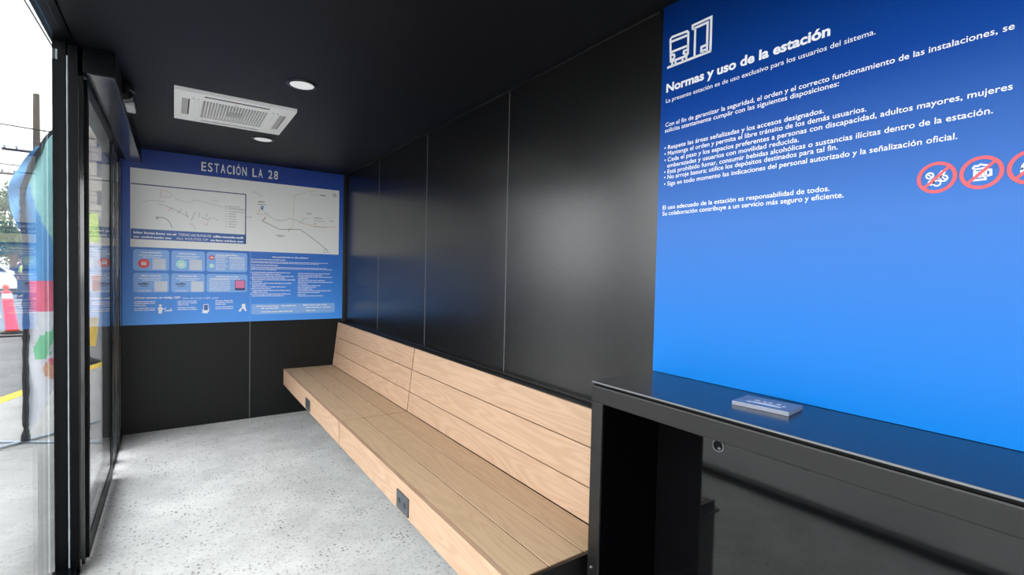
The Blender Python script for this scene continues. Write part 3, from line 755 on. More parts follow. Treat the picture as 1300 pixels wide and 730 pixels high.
# route lines of the inset map
def lines(name, m, wd, paths, par=None, off=L2):
    for p in paths:
        bm = nb(); stroke(bm, FAR, p, wd * 0.72, off); obj(name, bm, m, par or sheet)
lines('route_line', 'inkgrey', 0.0042, [[(-0.1168, 1.9960), (-0.0778, 1.9930), (-0.0214, 1.9708), (0.0302, 1.9478), (0.0708, 1.9235), (0.1119, 1.9059)], [(0.1297, 1.8721), (0.1533, 1.9378), (0.1652, 1.9530)], [(0.1892, 1.9481), (0.1893, 1.9054)], [(0.2073, 1.9069), (0.2560, 1.8894), (0.2805, 1.9130)], [(0.2928, 1.9140), (0.3364, 1.8886)], [(0.1179, 1.8429), (0.1476, 1.8239), (0.1596, 1.7893)], [(0.0245, 1.9264), (0.0591, 1.9645)], [(0.0883, 1.9531), (0.1001, 1.8979)], [(0.2436, 1.9458), (0.2498, 1.9176)]])
lines('route_line', 'inkgreen', 0.0036, [[(0.0071, 2.0534), (0.0532, 2.0408), (0.0940, 2.0309), (0.1293, 2.0380), (0.1530, 2.0616), (0.2190, 2.0471), (0.3547, 2.0210), (0.4692, 2.0136), (0.5408, 2.0129)], [(-0.2206, 2.0059), (-0.1609, 2.0221), (-0.0554, 2.0227)], [(0.2800, 2.0677), (0.3357, 2.0662)]])
lines('route_line', 'inkpeach', 0.0034, [[(-0.1002, 2.0455), (-0.0891, 2.1220), (-0.0442, 2.1134), (-0.0101, 2.0827), (-0.0271, 2.0601), (-0.0890, 2.0672)], [(-0.0440, 1.9342), (-0.0270, 1.9703), (-0.0042, 1.9378)], [(0.2196, 1.8578), (0.2440, 1.8382), (0.2622, 1.8827)]])
lines('pointer_arrow', 'inkdark', 0.0052, [[(-0.1250, 1.8757), (-0.0833, 1.8826), (-0.0496, 1.8681), (-0.0269, 1.8388), (-0.0126, 1.7983)], [(-0.1112, 1.8905), (-0.1278, 1.8734), (-0.1112, 1.8638)]])
bm = nb()
for k in range(9):
    a = (0.3956, 2.0249); z = a[1] - 0.0235 * k
    quad(bm, FAR, (a[0], z), (a[0] + 0.006, z + 0.006), L2); smallprint(bm, FAR, (a[0] + 0.022, z), (0.10, 0.15, 0.13, 0.07, 0.06, 0.07, 0.07, 0.07, 0.06)[k], 0.0072, L2, 30 + k)
obj('legend', bm, 'inkgrey', sheet)['kind'] = 'stuff'
# main map
lines('route_line', 'inkgreen', 0.0050, [[(0.6947, 2.0310), (0.7223, 1.9956), (0.7570, 1.9681), (0.8201, 1.9311), (0.8696, 1.9328), (0.9125, 1.9386), (0.9412, 1.9604), (0.9776, 1.9532), (1.0366, 1.9367), (1.0663, 1.9367), (1.0735, 1.9714), (1.1261, 1.9717)], [(0.6194, 2.1927), (0.6599, 2.1710), (0.7008, 2.1453)]])
lines('route_line', 'inkyel', 0.0040, [[(0.9748, 1.8533), (0.9866, 2.1917), (1.0786, 2.2255), (1.1385, 2.2561), (1.1995, 2.2551)], [(1.1385, 2.2561), (1.1465, 2.2171), (1.1999, 2.2190)]])
lines('route_line', 'inkpeach', 0.0046, [[(0.7014, 2.0468), (0.6576, 1.9785), (0.7155, 1.9760)], [(0.7294, 1.9581), (0.7227, 1.9271), (0.7091, 1.9108)], [(1.0293, 1.9282), (1.1724, 1.8992), (1.2651, 1.8939), (1.3998, 1.9077)]])
lines('route_line', 'inkdark', 0.0056, [[(0.7329, 1.9508), (0.7056, 1.9257), (0.7091, 1.9108), (0.7854, 1.8746), (0.8560, 1.8427), (0.9493, 1.8492), (1.0447, 1.8558), (1.1736, 1.7666), (1.3148, 1.6562)], [(0.9350, 1.8310), (0.9565, 1.8638)]])
lines('end_marker', 'inkgrey', 0.0040, [[(1.3229, 1.6361), (1.2717, 1.6339), (1.2831, 1.6670), (1.3069, 1.6517), (1.3348, 1.6390)]])
bm = nb()
for a, w_, hh in (((0.6671, 2.0926), 0.055, 0.010), ((0.6605, 2.0693), 0.075, 0.006), ((0.5709, 1.9388), 0.040, 0.006), ((0.8211, 1.7808), 0.085, 0.007), ((0.8424, 1.7698), 0.050, 0.005), ((1.1068, 2.0179), 0.050, 0.007), ((1.1716, 1.9795), 0.085, 0.007), ((1.1795, 1.9520), 0.10, 0.005), ((1.3273, 1.9597), 0.04, 0.005), ((1.1722, 1.9193), 0.028, 0.008), ((1.1801, 1.8918), 0.12, 0.005), ((1.2346, 2.2147), 0.058, 0.013)):
    smallprint(bm, FAR, a, w_, hh, L2, int(a[0] * 999))
obj('place_names', bm, 'inkdark', sheet)['kind'] = 'stuff'
c = (1.3784, 2.2361)
bm = nb(); ring(bm, FAR, c, 0.0175, 0.0042, L2, 24); stroke(bm, FAR, [(c[0] - 0.009, c[1] - 0.006), (c[0], c[1] + 0.008), (c[0] + 0.009, c[1] - 0.006)], 0.004, L2, True); obj('round_emblem', bm, 'inkgrey', sheet)
c = (0.7000, 2.0467)
bm = nb(); poly(bm, FAR, [(c[0] + 0.0135 * math.cos(math.radians(t)), c[1] + 0.0135 * math.sin(math.radians(t))) for t in range(-30, 211, 15)] + [(c[0], c[1] - 0.032)], L3); pin = obj('location_pin', bm, 'inkblue', sheet)
bm = nb(); poly(bm, FAR, disc(c, 0.0055, 12), L4); obj('pin_dot', bm, 'inkwhite', pin)
lines('route_line', 'inkgrey', 0.003, [[(0.6880, 2.0077), (0.6742, 2.0367)], [(0.7224, 1.9804), (0.7499, 1.9904)]])

# cards
cols = [((-0.2855, 1.5978)[0], (-0.0329, 1.6096)[0]), ((-0.0186, 1.6103)[0], (0.2349, 1.6221)[0]), ((0.2459, 1.6226)[0], (0.5758, 1.6380)[0])]
rows = [((-0.2849, 1.5965)[1], (-0.2850, 1.4150)[1]), ((-0.2851, 1.3942)[1], (-0.2852, 1.2250)[1])]
def busicon(bm, c, s, off):
    poly(bm, FAR, rrect((c[0] - s, c[1] - 0.75 * s), (c[0] + s, c[1] + 0.9 * s), 0.25 * s, 3), off)
    for a in (-0.62, 0.62): quad(bm, FAR, (c[0] + a * s - 0.18 * s, c[1] - 1.05 * s), (c[0] + a * s + 0.18 * s, c[1] - 0.7 * s), off)
for ri, (zt, zb) in enumerate(rows):
    for ci, (u0, u1) in enumerate(cols):
        bm = nb(); poly(bm, FAR, rrect((u0, zb), (u1, zt), 0.022), L1); cd = obj('instruction_card', bm, 'card', PS)
        W_, H_ = u1 - u0, zt - zb
        bm = nb()
        smallprint(bm, FAR, (u0 + W_ * 0.22, zt - H_ * 0.17), W_ * 0.56, H_ * 0.075, L2, 50 + ri * 3 + ci, 0.3)
        smallprint(bm, FAR, (u0 + W_ * 0.15, zt - H_ * 0.29), W_ * 0.68, H_ * 0.05, L2, 60 + ri * 3 + ci)
        if ci < 2:
            smallprint(bm, FAR, (u0 + W_ * 0.25, zt - H_ * 0.38), W_ * 0.5, H_ * 0.045, L2, 70 + ri * 3 + ci)
            qx0, qx1 = u0 + W_ * (0.53 if ri == 0 else 0.58), u0 + W_ * (0.90 if ri == 0 else 0.95)
            b2 = nb(); quad(b2, FAR, (qx0, zt - H_ * (0.93 if ri == 0 else 0.96)), (qx1, zt - H_ * 0.42), L2); obj('pale_square', b2, 'card2', cd)
            if ri == 0:
                c = (u0 + W_ * 0.29, zt - H_ * 0.66)
                b2 = nb(); poly(b2, FAR, disc(c, 0.040, 28), L2); ic = obj('round_icon', b2, 'inkred' if ci == 0 else 'inkteal', cd)
                b2 = nb(); busicon(b2, c, 0.0165, L3); pb = obj('bus_pictogram', b2, 'inkwhite', ic)
                b2 = nb(); quad(b2, FAR, (c[0] - 0.0115, c[1] + 0.001), (c[0] + 0.0115, c[1] + 0.009), L4); 
                for v in b2.verts: v.co -= wpos(ic)
                me = bpy.data.meshes.new('windscreen'); b2.to_mesh(me); b2.free(); me.materials.append(MT['inkred' if ci == 0 else 'inkteal'])
                o = bpy.data.objects.new('windscreen', me); COL.objects.link(o); o.parent = ic
            else:
                b2 = nb(); smallprint(b2, FAR, (u0 + W_ * 0.13, zt - H_ * 0.60), W_ * 0.36, H_ * 0.11, L2, 5, 0.1); smallprint(b2, FAR, (u0 + W_ * 0.2, zt - H_ * 0.69), W_ * 0.2, H_ * 0.05, L2, 6, 0.1)
                obj('dark_wordmark', b2, 'inknavy', cd)
                smallprint(bm, FAR, (u0 + W_ * 0.12, zt - H_ * 0.93), W_ * 0.38, H_ * 0.05, L2, 90 + ci)
        elif ri == 0:
            for k, (zz, m) in enumerate(((0.28, 'inkred'), (0.70, 'inkteal'))):
                c = (u0 + W_ * 0.125, zt - H_ * zz)
                b2 = nb(); poly(b2, FAR, disc(c, 0.021, 22), L2); ic = obj('round_icon', b2, m, cd)
                b2 = nb(); busicon(b2, c, 0.0085, L3); obj('bus_pictogram', b2, 'inkwhite', ic)
            for k in range(9): smallprint(bm, FAR, (u0 + W_ * 0.22, zt - H_ * (0.22 + 0.085 * k)), W_ * (0.24 if k % 3 else 0.30), H_ * 0.045, L2, 100 + k)
            for k in range(8): smallprint(bm, FAR, (u0 + W_ * 0.56, zt - H_ * (0.26 + 0.085 * k)), W_ * 0.38, H_ * 0.045, L2, 120 + k)
        else:
            for k in range(9): smallprint(bm, FAR, (u0 + W_ * 0.07, zt - H_ * (0.27 + 0.08 * k)), W_ * 0.50, H_ * 0.045, L2, 140 + k)
            a, b_ = (u0 + W_ * 0.69, zt - H_ * 0.90), (u0 + W_ * 0.95, zt - H_ * 0.32)
            b2 = nb(); poly(b2, FAR, rrect(a, b_, 0.008, 3), L2); tl = obj('app_tile', b2, 'inknavy', cd)
            b2 = nb(); poly(b2, FAR, rrect((a[0] + 0.005, a[1] + 0.022), (b_[0] - 0.005, b_[1] - 0.005), 0.006, 3), L3); obj('pink_field', b2, 'inkpink', tl)
        obj('small_print', bm, 'inkwhite', cd)['kind'] = 'stuff'
lettering('¿Cómo escaneo un código QR?', FAR, (-0.2788, 1.1737), (0.0489, 1.1699), 0.0165, L1, 'inkwhite', PS, 0.03)
lettering('How do I scan a QR code?', FAR, (0.0664, 1.1654), (0.3416, 1.1665), 0.0150, L1, 'inkwhite', PS)
bm = nb()
for k, (a, b_, c_) in enumerate(((170.5, 198, 0), (225.5, 251, 1), (273.5, 298, 2))):
    u0 = ((-0.2772, 1.1331)[0], (0.0286, 1.1278)[0], (0.3174, 1.1229)[0])[k]; u1 = ((-0.1275, 1.1305)[0], (0.1793, 1.1252)[0], (0.4669, 1.1203)[0])[k]
    zt = (-0.2772, 1.1601)[1]
    for j in range(5):
        smallprint(bm, FAR, (u0, zt - 0.018 - 0.0165 * j - (0.008 if j > 2 else 0)), (u1 - u0) * (0.55 if j == 2 else 0.97), 0.0095, L1, 200 + 7 * k + j)
# right-hand text columns
T0 = (0.6069, 1.5641); KW = ((1.3907, 1.0628)[0] - T0[0]) / 0.53
for j, (du, dz, w_, hh) in enumerate(((0.125, 0.000, 0.225, 0.011), (0, 0.026, 0.21, 0.0085), (0, 0.046, 0.48, 0.007), (0, 0.058, 0.42, 0.007), (0, 0.082, 0.16, 0.010), (0, 0.100, 0.48, 0.007), (0, 0.112, 0.51, 0.007), (0, 0.124, 0.15, 0.007))):
    smallprint(bm, FAR, (T0[0] + du * KW, T0[1] - dz), w_ * KW, hh, L1, 300 + j, 0.3)
for j in range(14):
    smallprint(bm, FAR, (T0[0] + (0 if j % 3 == 0 else 0.012), T0[1] - 0.152 - 0.0175 * j), KW * (0.24, 0.17, 0.25, 0.21, 0.26, 0.06, 0.25, 0.08, 0.20, 0.12, 0.23, 0.09, 0.24, 0.19)[j], 0.009, L1, 320 + j, 0.3)
    smallprint(bm, FAR, (T0[0] + 0.285 * KW, T0[1] - 0.156 - 0.0175 * j), KW * (0.21, 0.16, 0.23, 0.07, 0.18, 0.23, 0.06, 0.15, 0.12, 0.1, 0.22, 0.15, 0.05, 0.17)[j], 0.0085, L1, 340 + j, 0.3)
obj('small_print', bm, 'inkwhite', PS)['kind'] = 'stuff'
a, b_ = (0.6135, 1.1087), (1.3914, 1.0029)
zb = (0.6141, 1.0091)[1]
bm = nb(); poly(bm, FAR, rrect((a[0], zb), (b_[0], a[1]), 0.014), L1); bx_ = obj('contact_box', bm, 'card', PS)
bm = nb(); Wb, Hb = b_[0] - a[0], a[1] - zb
for j, (u, z, w_) in enumerate(((0.05, 0.26, 0.27), (0.34, 0.26, 0.18), (0.60, 0.22, 0.30), (0.11, 0.48, 0.2), (0.11, 0.82, 0.36), (0.63, 0.48, 0.2), (0.85, 0.48, 0.1), (0.63, 0.80, 0.12))):
    smallprint(bm, FAR, (a[0] + Wb * u, a[1] - Hb * z), Wb * w_, Hb * 0.12, L2, 400 + j)
obj('small_print', bm, 'inkwhite', bx_)['kind'] = 'stuff'
# small white pictograms at the foot
c = (-0.0967, 1.0745)
bm = nb()
poly(bm, FAR, disc((c[0], c[1] + 0.036), 0.011, 14), L1); poly(bm, FAR, [(c[0] - 0.020, c[1] + 0.012), (c[0] - 0.008, c[1] + 0.023), (c[0] + 0.010, c[1] + 0.023), (c[0] + 0.022, c[1] + 0.006), (c[0] + 0.014, c[1] - 0.002), (c[0] + 0.012, c[1] - 0.035), (c[0] - 0.014, c[1] - 0.035), (c[0] - 0.014, c[1] - 0.002)], L1)
stroke(bm, FAR, [(c[0] + 0.016, c[1] + 0.004), (c[0] + 0.030, c[1] + 0.002), (c[0] + 0.040, c[1] + 0.016)], 0.007, L1)
poly(bm, FAR, [(c[0] + 0.030, c[1] - 0.016), (c[0] + 0.085, c[1] - 0.016), (c[0] + 0.078, c[1] + 0.014), (c[0] + 0.070, c[1] - 0.006), (c[0] + 0.034, c[1] - 0.006)], L1)
obj('person_at_laptop_pictogram', bm, 'inkwhite', PS)
c = (0.2433, 1.0806)
bm = nb(); poly(bm, FAR, rrect((c[0] - 0.020, c[1] - 0.030), (c[0] + 0.020, c[1] + 0.036), 0.007, 3), L1); poly(bm, FAR, [(c[0] - 0.028, c[1] - 0.004), (c[0] - 0.018, c[1] - 0.028), (c[0] + 0.020, c[1] - 0.028), (c[0] + 0.028, c[1] + 0.01), (c[0] + 0.024, c[1] - 0.03), (c[0] + 0.008, c[1] - 0.050), (c[0] - 0.030, c[1] - 0.046), (c[0] - 0.026, c[1] - 0.03)], L2)
ph = obj('hand_and_phone_pictogram', bm, 'inkwhite', PS)
bm = nb(); poly(bm, FAR, rrect((c[0] - 0.015, c[1] - 0.020), (c[0] + 0.015, c[1] + 0.030), 0.004, 3), L3); obj('phone_screen', bm, 'inkblue', ph)
c = (0.5457, 1.0813)
bm = nb(); poly(bm, FAR, rrect((c[0] - 0.014, c[1] - 0.012), (c[0] + 0.016, c[1] + 0.032), 0.005, 3), L1); poly(bm, FAR, [(c[0] - 0.018, c[1] - 0.004), (c[0] - 0.008, c[1] - 0.010), (c[0] - 0.022, c[1] - 0.040), (c[0] - 0.044, c[1] - 0.038)], L1)
poly(bm, FAR, [(c[0] + 0.002, c[1] - 0.016), (c[0] + 0.018, c[1] - 0.006), (c[0] + 0.028, c[1] - 0.036), (c[0] + 0.012, c[1] - 0.036)], L1)
obj('hands_holding_phone_pictogram', bm, 'inkwhite', PS)

# ================================================================== OUTSIDE
# feather flag
FL = empty('feather_flag', (-1.0, 5.56, -0.033), 'tall feather flag with blue, pink and green shapes on a crossed steel foot', 'flag')
def catmull(ps, n=6):
    out = []
    for i in range(len(ps) - 1):
        p0, p1, p2, p3 = ps[max(i - 1, 0)], ps[i], ps[i + 1], ps[min(i + 2, len(ps) - 1)]
        for k in range(n):
            t = k / n
            out.append(tuple(0.5 * (2 * b + (c - a) * t + (2 * a - 5 * b + 4 * c - d) * t * t + (3 * b - a - 3 * c + d) * t ** 3) for a, b, c, d in zip(p0, p1, p2, p3)))
    out.append(tuple(ps[-1])); return out
edge = catmull([(-1.005, 0.0), (-1.003, 0.5), (-1.0, 1.0), (-1.0, 1.6), (-1.015, 1.95), (-0.97, 2.22), (-0.86, 2.50), (-0.77, 2.60), (-0.68, 2.64)], 10)
bm = nb(); tube(bm, [(x + 0.006 * noise.noise(Vector((z * 9, 0, 0))), 5.56, z) for x, z in edge], [0.021 + 0.008 * noise.noise(Vector((k * 0.8, 2, 1))) for k in range(len(edge))], 8); obj('sleeve_and_pole', bm, 'sleeve', FL, smooth=True)
def fy(x, z): return 5.56 + 0.02 * math.sin(z * 9 + x * 14) + 0.015 * math.sin(x * 30)
def fxr(z):      # free edge of the flag
    return -0.995 + 0.33 * max(0.0, min(1.0, (z - 0.05) / 0.9)) ** 0.75
def fxl(z):
    for (xa, za), (xb, zb_) in zip(edge[:-1], edge[1:]):
        if za <= z <= zb_ and zb_ > za: return xa + (xb - xa) * (z - za) / (zb_ - za)
    return -0.70
mesh_faces = {}
NZ, NX = 90, 30
bms = {}
def flag_colour(u, z):       # printed shapes, u = distance from the sleeve
    if z > 1.32:
        return 'fteal' if z > 1.6 and u > 0.03 + (2.1 - z) * 0.30 else 'fblue'
    if z > 1.05 + 0.12 * (0.15 - u): return 'fpink'
    r = math.hypot(u - 0.22, z - 0.74); a = math.degrees(math.atan2(z - 0.74, u - 0.22)) % 360
    if 0.075 < r < 0.17 and 60 < a < 215: return 'fgreen'
    if math.hypot(u - 0.19, z - 0.575) < 0.085: return 'fpink' if z > 0.60 - 0.4 * (u - 0.19) else 'fbeige'
    return 'fwhite'
bmf = nb(); vv = {}
for i in range(NZ + 1):
    z = 0.06 + (2.62 - 0.06) * i / NZ
    xl, xr = fxl(z) + 0.012, fxr(z)
    xr = max(xr, xl + 0.01)
    for j in range(NX + 1):
        x = xl + (xr - xl) * j / NX; vv[i, j] = bmf.verts.new((x, fy(x, z), z))
names = ['fwhite', 'fteal', 'fblue', 'fpink', 'fgreen', 'fbeige']
for i in range(NZ):
    for j in range(NX):
        f = bmf.faces.new((vv[i, j], vv[i, j + 1], vv[i + 1, j + 1], vv[i + 1, j]))
        c = f.calc_center_median(); f.material_index = names.index(flag_colour(c.x - fxl(min(c.z, 2.6)), c.z))
        f.smooth = True
fo = obj('flag_fabric', bmf, 'fwhite', FL, fix=False)
for n_ in names[1:]: fo.data.materials.append(MT[n_])
# loose ruffle on the other side of the sleeve
bm = nb(); rows_ = []
for i in range(30):
    z = 1.66 + 0.84 * i / 29; wv = 0.085 * math.sin(math.pi * min(1, i / 29 * 1.02)) + 0.004
    x = fxl(z); rows_.append([bm.verts.new((x - wv * k / 3, 5.56 + 0.02 * math.sin(z * 22 + k), z)) for k in range(4)])
for a, b in zip(rows_[:-1], rows_[1:]):
    for k in range(3): bm.faces.new((a[k], a[k + 1], b[k + 1], b[k]))
obj('fabric_ruffle', bm, 'fblue', FL, smooth=True, fix=False)
bm = nb()
def bar(bm, a, b, w_, z0, z1):
    a, b = Vector(a), Vector(b); d = (b - a).normalized(); n_ = Vector((-d.y, d.x)) * w_ / 2
    prism(bm, [(a.x + n_.x, a.y + n_.y, z0), (b.x + n_.x, b.y + n_.y, z0), (b.x - n_.x, b.y - n_.y, z0), (a.x - n_.x, a.y - n_.y, z0)], (0, 0, z1 - z0))
bar(bm, (-1.55, 5.90), (-0.45, 5.22), 0.035, -0.028, -0.021); obj('foot_bar', bm, 'galv', FL)
bm = nb(); bar(bm, (-1.45, 5.20), (-0.58, 5.95), 0.035, -0.0205, -0.0135); obj('foot_bar', bm, 'galv', FL)
bm = nb(); lathe(bm, [(0.03, -0.013), (0.03, 0.03), (0.02, 0.06)], (-1.005, 5.56, 0.0), 14); obj('foot_socket', bm, 'sleeve', FL)

# second, shorter banner seen through the door
F2 = empty('small_banner', (-0.97, 9.6, -0.033), 'narrow yellow and white banner seen through the sliding door glass', 'flag')
bm = nb(); tube(bm, [(-1.07, 9.6, -0.03), (-1.07, 9.6, 2.3)], 0.015, 8); obj('pole', bm, 'sleeve', F2)
bm = nb(); NZ = 60; vv = {}
for i in range(NZ + 1):
    z = 0.22 + 2.0 * i / NZ; wv = 0.12 * (0.35 + 0.65 * math.sin(math.pi * min(1.0, 0.15 + i / NZ * 0.6)))
    for j in range(9): vv[i, j] = bm.verts.new((-1.06 + 1.25 * wv * j / 8, 9.6 + 0.012 * math.sin(z * 8 + j), z))
nm = ['fyellow', 'fwhite', 'fbeige', 'vest']
for i in range(NZ):
    for j in range(8):
        f = bm.faces.new((vv[i, j], vv[i, j + 1], vv[i + 1, j + 1], vv[i + 1, j])); z = f.calc_center_median().z
        f.material_index = 0 if z < 0.66 else (1 if z < 1.05 else (2 if z < 1.3 and j > 2 else (1 if z < 1.80 else 3))); f.smooth = True
o = obj('banner_fabric', bm, 'fyellow', F2, fix=False)
for n_ in nm[1:]: o.data.materials.append(MT[n_])
bm = nb(); lathe(bm, [(0.16, -0.033), (0.15, 0.0), (0.05, 0.05), (0.02, 0.14)], (-1.07, 9.6, 0.0), 18); obj('foot', bm, 'tyre', F2)

# delineator post
DP = empty('traffic_delineator', (-2.80, 14.46, -0.05), 'red-orange plastic traffic delineator post with white collar on the road', 'traffic post')
def lean(bm):
    for v in bm.verts: v.co.x += -0.10 * (v.co.z + 0.05)
    return bm
bm = nb(); lathe(bm, [(0.20, -0.05), (0.19, -0.02), (0.115, 0.0), (0.110, 0.01)], (-2.80, 14.46, 0.0), 20); obj('base', bm, 'tyre', DP, smooth=False)
bm = nb(); lathe(bm, [(0.105, -0.01), (0.10, 0.05), (0.085, 0.68), (0.080, 0.69)], (-2.80, 14.46, 0.0), 20); obj('body', lean(bm), 'orange', DP, smooth=True)
bm = nb(); lathe(bm, [(0.082, 0.69), (0.078, 0.80)], (-2.80, 14.46, 0.0), 20); obj('white_collar', lean(bm), 'reflect', DP)
bm = nb(); lathe(bm, [(0.08, 0.80), (0.07, 0.84), (0.025, 0.85), (0.03, 0.90), (0.055, 0.92), (0.05, 0.96), (0.015, 0.985)], (-2.80, 14.46, 0.0), 20); obj('top_handle', lean(bm), 'orange', DP, smooth=True)
bm = nb(); tube(bm, [(x, 14.0 + 0.25 * math.sin(x * 0.6) , -0.035) for x in [-12 + 0.5 * k for k in range(21)]], 0.022, 6)
tag(obj('ground_cable', bm, 'wire', origin=(-4, 14.0, -0.04)), 'black cable lying across the road by the delineator', 'cable')

# cars
def make_car(name, loc, rz, paint, label, van=False, L=4.4, Wd=1.78):
    t = empty(name, (0, 0, 0), label, 'car')
    H = 1.95 if van else 1.48
    prof = [(-L / 2, 0.42), (-L / 2 + 0.05, 0.90), (-L / 2 + 0.25, 1.0), (L / 2 - 1.05, 0.98), (L / 2 - 0.15, 0.82), (L / 2, 0.62), (L / 2, 0.34), (L / 2 - 0.4, 0.26), (-L / 2 + 0.4, 0.26)]
    bm = nb(); prism(bm, [(x, -Wd / 2, z) for x, z in prof], (0, Wd, 0)); bmesh.ops.bevel(bm, geom=bm.edges[:], offset=0.05, segments=2, affect='EDGES'); obj('body', bm, paint, t)
    cab = [(-L / 2 + 0.15, 0.96), (-L / 2 + 0.4, H), (L / 2 - 2.0, H), (L / 2 - 1.15, 0.96)]
    bm = nb(); prism(bm, [(x, -Wd / 2 + 0.12, z) for x, z in cab], (0, Wd - 0.24, 0)); bmesh.ops.bevel(bm, geom=bm.edges[:], offset=0.06, segments=2, affect='EDGES'); obj('cabin', bm, paint, t)
    for s in (-1, 1):
        y = s * (Wd / 2 - 0.115)
        for xa, xb in ((-L / 2 + 0.55, -0.25), (-0.17, L / 2 - 1.55)):
            bm = nb(); prism(bm, [(xa, y, 1.04), (xb, y, 1.04), (xb - (0.35 if xb > 0 else 0), y, H - 0.1), (xa + 0.05, y, H - 0.1)], (0, 0.012 * s, 0)); obj('side_window', bm, 'carglass', t)
    bm = nb(); prism(bm, [(-L / 2 + 0.165, -Wd / 2 + 0.22, 1.05), (-L / 2 + 0.165, Wd / 2 - 0.22, 1.05), (-L / 2 + 0.355, Wd / 2 - 0.28, H - 0.1), (-L / 2 + 0.355, -Wd / 2 + 0.28, H - 0.1)], (-0.02, 0, 0.0)); obj('rear_window', bm, 'carglass', t)
    bm = nb(); prism(bm, [(L / 2 - 1.2, -Wd / 2 + 0.22, 1.05), (L / 2 - 1.2, Wd / 2 - 0.22, 1.05), (L / 2 - 1.95, Wd / 2 - 0.28, H - 0.08), (L / 2 - 1.95, -Wd / 2 + 0.28, H - 0.08)], (0.03, 0, 0.03)); obj('windscreen', bm, 'carglass', t)
    for s in (-1, 1):
        bm = nb(); box(bm, -L / 2 - 0.01, -L / 2 + 0.06, s * (Wd / 2 - 0.12) - 0.1, s * (Wd / 2 - 0.12) + 0.1, 0.68, 0.9, 0.01); obj('tail_lamp', bm, 'lampred', t)
        for x in (-L / 2 + 0.85, L / 2 - 0.85):
            bm = nb(); lathe(bm, [(0.20, -0.1), (0.31, -0.1), (0.32, 0.0), (0.31, 0.1), (0.20, 0.1)], (x, s * (Wd / 2 - 0.1), 0.32), 20, 'Y'); wh = obj('wheel', bm, 'tyre', t)
            bm = nb(); lathe(bm, [(0.2, 0.0), (0.19, 0.012 * s)], (x, s * (Wd / 2 + 0.001), 0.32), 16, 'Y'); obj('hubcap', bm, 'carsilver', wh)
    t.location = loc; t.rotation_euler = (0, 0, rz)
    return t
make_car('car', (-7.3, 32.5, -0.05), math.radians(25), 'carwhite', 'white car parked across the road behind the person in the vest')
make_car('van', (-9.0, 36.5, -0.05), math.radians(15), 'carsilver', 'silver van standing behind the white car', van=True, L=4.9)
make_car('car', (-9.6, 42.0, -0.05), math.radians(8), 'carred', 'maroon car farthest back under the trees')

# person in a vest
def skin_figure(name, verts, edges, radii, m, parent, root=0, sub=1):
    me = bpy.data.meshes.new(name); me.from_pydata([Vector(v) for v in verts], edges, []); me.update()
    o = bpy.data.objects.new(name, me); COL.objects.link(o)
    md = o.modifiers.new('skin', 'SKIN'); 
    if not me.skin_vertices: me.skin_vertices.new() if hasattr(me.skin_vertices, 'new') else None
    for i, sv in enumerate(me.skin_vertices[0].data):
        r = radii[i]; sv.radius = (r, r) if not isinstance(r, tuple) else r; sv.use_root = (i == root)
    sb = o.modifiers.new('sub', 'SUBSURF'); sb.levels = sub; sb.render_levels = sub
    dg = bpy.context.evaluated_depsgraph_get(); me2 = bpy.data.meshes.new_from_object(o.evaluated_get(dg))
    bpy.data.objects.remove(o)
    me2.materials.clear(); me2.materials.append(MT[m]); me2.name = name
    for p in me2.polygons: p.use_smooth = True
    o = bpy.data.objects.new(name, me2); COL.objects.link(o); o.parent = parent
    return o
PR = empty('person', (0, 0, 0), 'person in a yellow-green vest and navy trousers standing in the road', 'person')
V = [(0, 0, 0.95), (0, 0, 1.15), (0, 0.01, 1.36), (0, 0.02, 1.48), (0, 0.0, 1.56), (0, -0.01, 1.66), (0, -0.01, 1.74),
     (0.19, 0.01, 1.42), (0.25, 0.02, 1.15), (0.20, -0.16, 0.98), (0.17, -0.22, 0.95),
     (-0.19, 0.01, 1.42), (-0.26, 0.03, 1.14), (-0.25, -0.04, 0.90), (-0.25, -0.06, 0.80),
     (0.10, 0, 0.88), (0.12, -0.02, 0.50), (0.13, 0.02, 0.09), (0.13, -0.13, 0.04),
     (-0.10, 0, 0.88), (-0.13, -0.01, 0.50), (-0.15, 0.02, 0.09), (-0.16, -0.13, 0.04)]
E_ = [(0, 1), (1, 2), (2, 3), (3, 4), (4, 5), (5, 6), (2, 7), (7, 8), (8, 9), (9, 10), (2, 11), (11, 12), (12, 13), (13, 14), (0, 15), (15, 16), (16, 17), (17, 18), (0, 19), (19, 20), (20, 21), (21, 22)]
Rr = [0.15, 0.14, 0.16, 0.07, 0.065, 0.105, 0.07, 0.06, 0.048, 0.038, 0.04, 0.06, 0.048, 0.038, 0.04, 0.095, 0.07, 0.05, 0.035, 0.095, 0.07, 0.05, 0.035]
skin_figure('body', V, E_, Rr, 'skin', PR, 0, 2)
skin_figure('vest', [(0, 0, 0.96), (0, 0, 1.15), (0, 0.01, 1.33), (0, 0.01, 1.44), (0.16, 0.01, 1.41), (-0.16, 0.01, 1.41)], [(0, 1), (1, 2), (2, 3), (2, 4), (2, 5)], [0.175, 0.175, 0.185, 0.10, 0.078, 0.078], 'vest', PR, 0, 2)
skin_figure('trousers', [V[0], V[15], V[16], V[17], V[19], V[20], V[21]], [(0, 1), (1, 2), (2, 3), (0, 4), (4, 5), (5, 6)], [0.165, 0.11, 0.085, 0.07, 0.11, 0.085, 0.07], 'navy', PR, 0, 2)
skin_figure('sleeves', [(0, 0.01, 1.36), V[7], V[8], V[9], V[11], V[12], V[13]], [(0, 1), (1, 2), (2, 3), (0, 4), (4, 5), (5, 6)], [0.10, 0.07, 0.058, 0.05, 0.07, 0.058, 0.05], 'navy', PR, 0, 2)
bm = nb(); bmesh.ops.create_icosphere(bm, subdivisions=3, radius=0.115, matrix=Matrix.Translation((0, 0.012, 1.705)))
